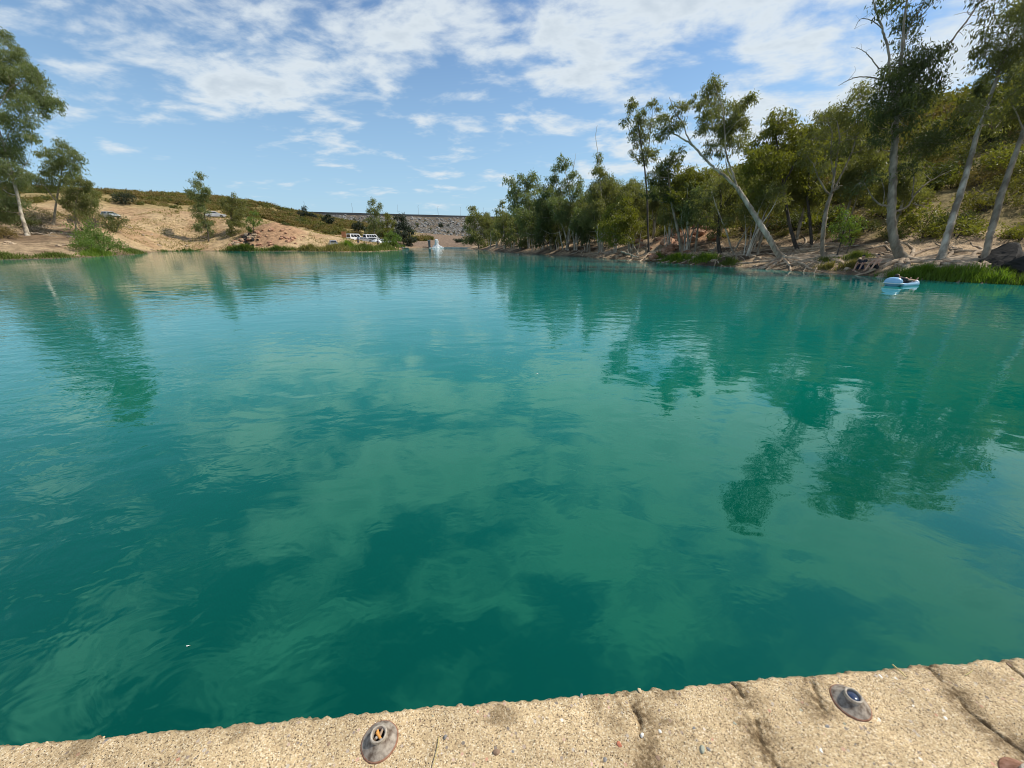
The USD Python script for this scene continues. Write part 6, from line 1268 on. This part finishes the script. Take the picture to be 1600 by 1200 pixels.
# dry stalks
plain('straw', (.5, .4, .16), .7)
def stalk(pts, r0, label, name='grass_stalk'):
    p = spline(np.array([(a, b, pier_z(a, b) + .006 + c) for a, b, c in pts]), 14)
    t = thing(name, label, 'stalk', p[0]); obj('stem', tube(p - p[0], np.linspace(r0, r0 * .6, 14), 6), 'straw', t, smooth=True)
    obj('node', tube([p[6] - p[0] - (p[7] - p[6]) * .15, p[6] - p[0] + (p[7] - p[6]) * .15], r0 * 1.4, 6), 'straw', t)
stalk([(-.243, .787, 0), (-.241, .75, .003), (-.246, .70, .004), (-.245, .62, .002)], .0016, 'thin dry grass stalk lying on the causeway right of the left road stud')
stalk([(1.477, 1.018, .003), (1.482, .995, .004), (1.487, .972, .002)], .0028, 'short straw lying on the causeway edge right of the blue-lens stud')
stalk([(1.72, .98, .0), (1.75, .99, .003), (1.77, 1.0, .0)], .0016, 'short dry straw near the far right crack of the causeway')
# loose and embedded pebbles
for nm, c in (('pebble_white', (.78, .75, .68)), ('pebble_grey', (.22, .21, .2)), ('pebble_green', (.36, .37, .28)), ('pebble_coral', (.56, .2, .11)), ('pebble_brown', (.26, .17, .11)), ('pebble_buff', (.6, .46, .28))):
    noisy(nm, tuple(q * .8 for q in c), c, 220, .7)
def pebble(x, y, s, m, sink, parent, seed, **tags):
    v, f = rock_mesh(seed, 2, .6, .25)
    r = np.random.default_rng(seed)
    return obj('pebble', (v * s * [r.uniform(.9, 1.4), r.uniform(.7, 1), .9] @ np.array([[math.cos(seed), math.sin(seed), 0], [-math.sin(seed), math.cos(seed), 0], [0, 0, 1]]) + [x, y, pier_z(x, y) + s * (.3 - sink)], f), m, parent, smooth=40, **tags)
r = np.random.default_rng(31)
for q in range(150):
    s0, w0 = r.uniform(.05, 4.0), r.uniform(.012, .36)
    p = E0 + ed * s0 + en * w0
    pebble(p[0], p[1], r.uniform(.003, .0085) * (1.3 if r.random() < .08 else 1), r.choice(['pebble_grey', 'pebble_brown', 'pebble_buff', 'pebble_green', 'pebble_white'], p=[.27, .2, .33, .12, .08]), .62, pier, 1000 + q)
for x, y, s, m, lab in [(.436, .796, .0065, 'pebble_white', 'white pebble lying in the crack at the middle of the causeway'), (.50, .806, .005, 'pebble_white', 'smaller white pebble right of the middle crack'), (.352, .770, .009, 'pebble_coral', 'flat coral-red pebble left of the middle crack'), (-.222, .79, .009, 'pebble_grey', 'grey pebble at the tip of the thin grass stalk'), (.62, .76, .011, 'pebble_green', 'pale greenish pebble between the two middle cracks'), (-.05, .75, .011, 'pebble_brown', 'brown pebble near the lower edge left of the middle crack'), (.47, .932, .008, 'pebble_buff', 'buff pebble perched on the causeway edge above the water')]:
    tag(pebble(x, y, s, m, .1, None, int(2000 + x * 100)), lab, 'pebble')
# feathers and leaves afloat
plain('feather', (.75, .74, .7), .6)
for n, (x, y, lab) in enumerate([(-1.75, 1.45, 'tiny pale feather floating left near the causeway'), (-.16, 1.12, 'tiny pale leaf floating just off the causeway edge'), (.42, 6.0, 'tiny pale leaf floating in the middle of the lake')]):
    s = .006 + .002 * y
    a = np.linspace(0, np.pi, 12)
    t = thing('floating_leaf', lab, 'leaf', (x, y, .004), n * 1.3)
    v = np.concatenate([np.stack([np.cos(a) * s, np.sin(a) * s * .35, np.sin(a * 2) * s * .1], 1), np.stack([np.cos(a) * s, -np.sin(a) * s * .35, np.sin(a * 2) * s * .1], 1)])
    obj('blade', (v, np.array([[q, q + 1, q + 13, q + 12] for q in range(11)])), 'feather', t)
    obj('stalk', tube([(s, 0, 0), (s * 1.3, 0, .001), (s * 1.5, .002, 0)], s * .04, 5), 'straw', t)
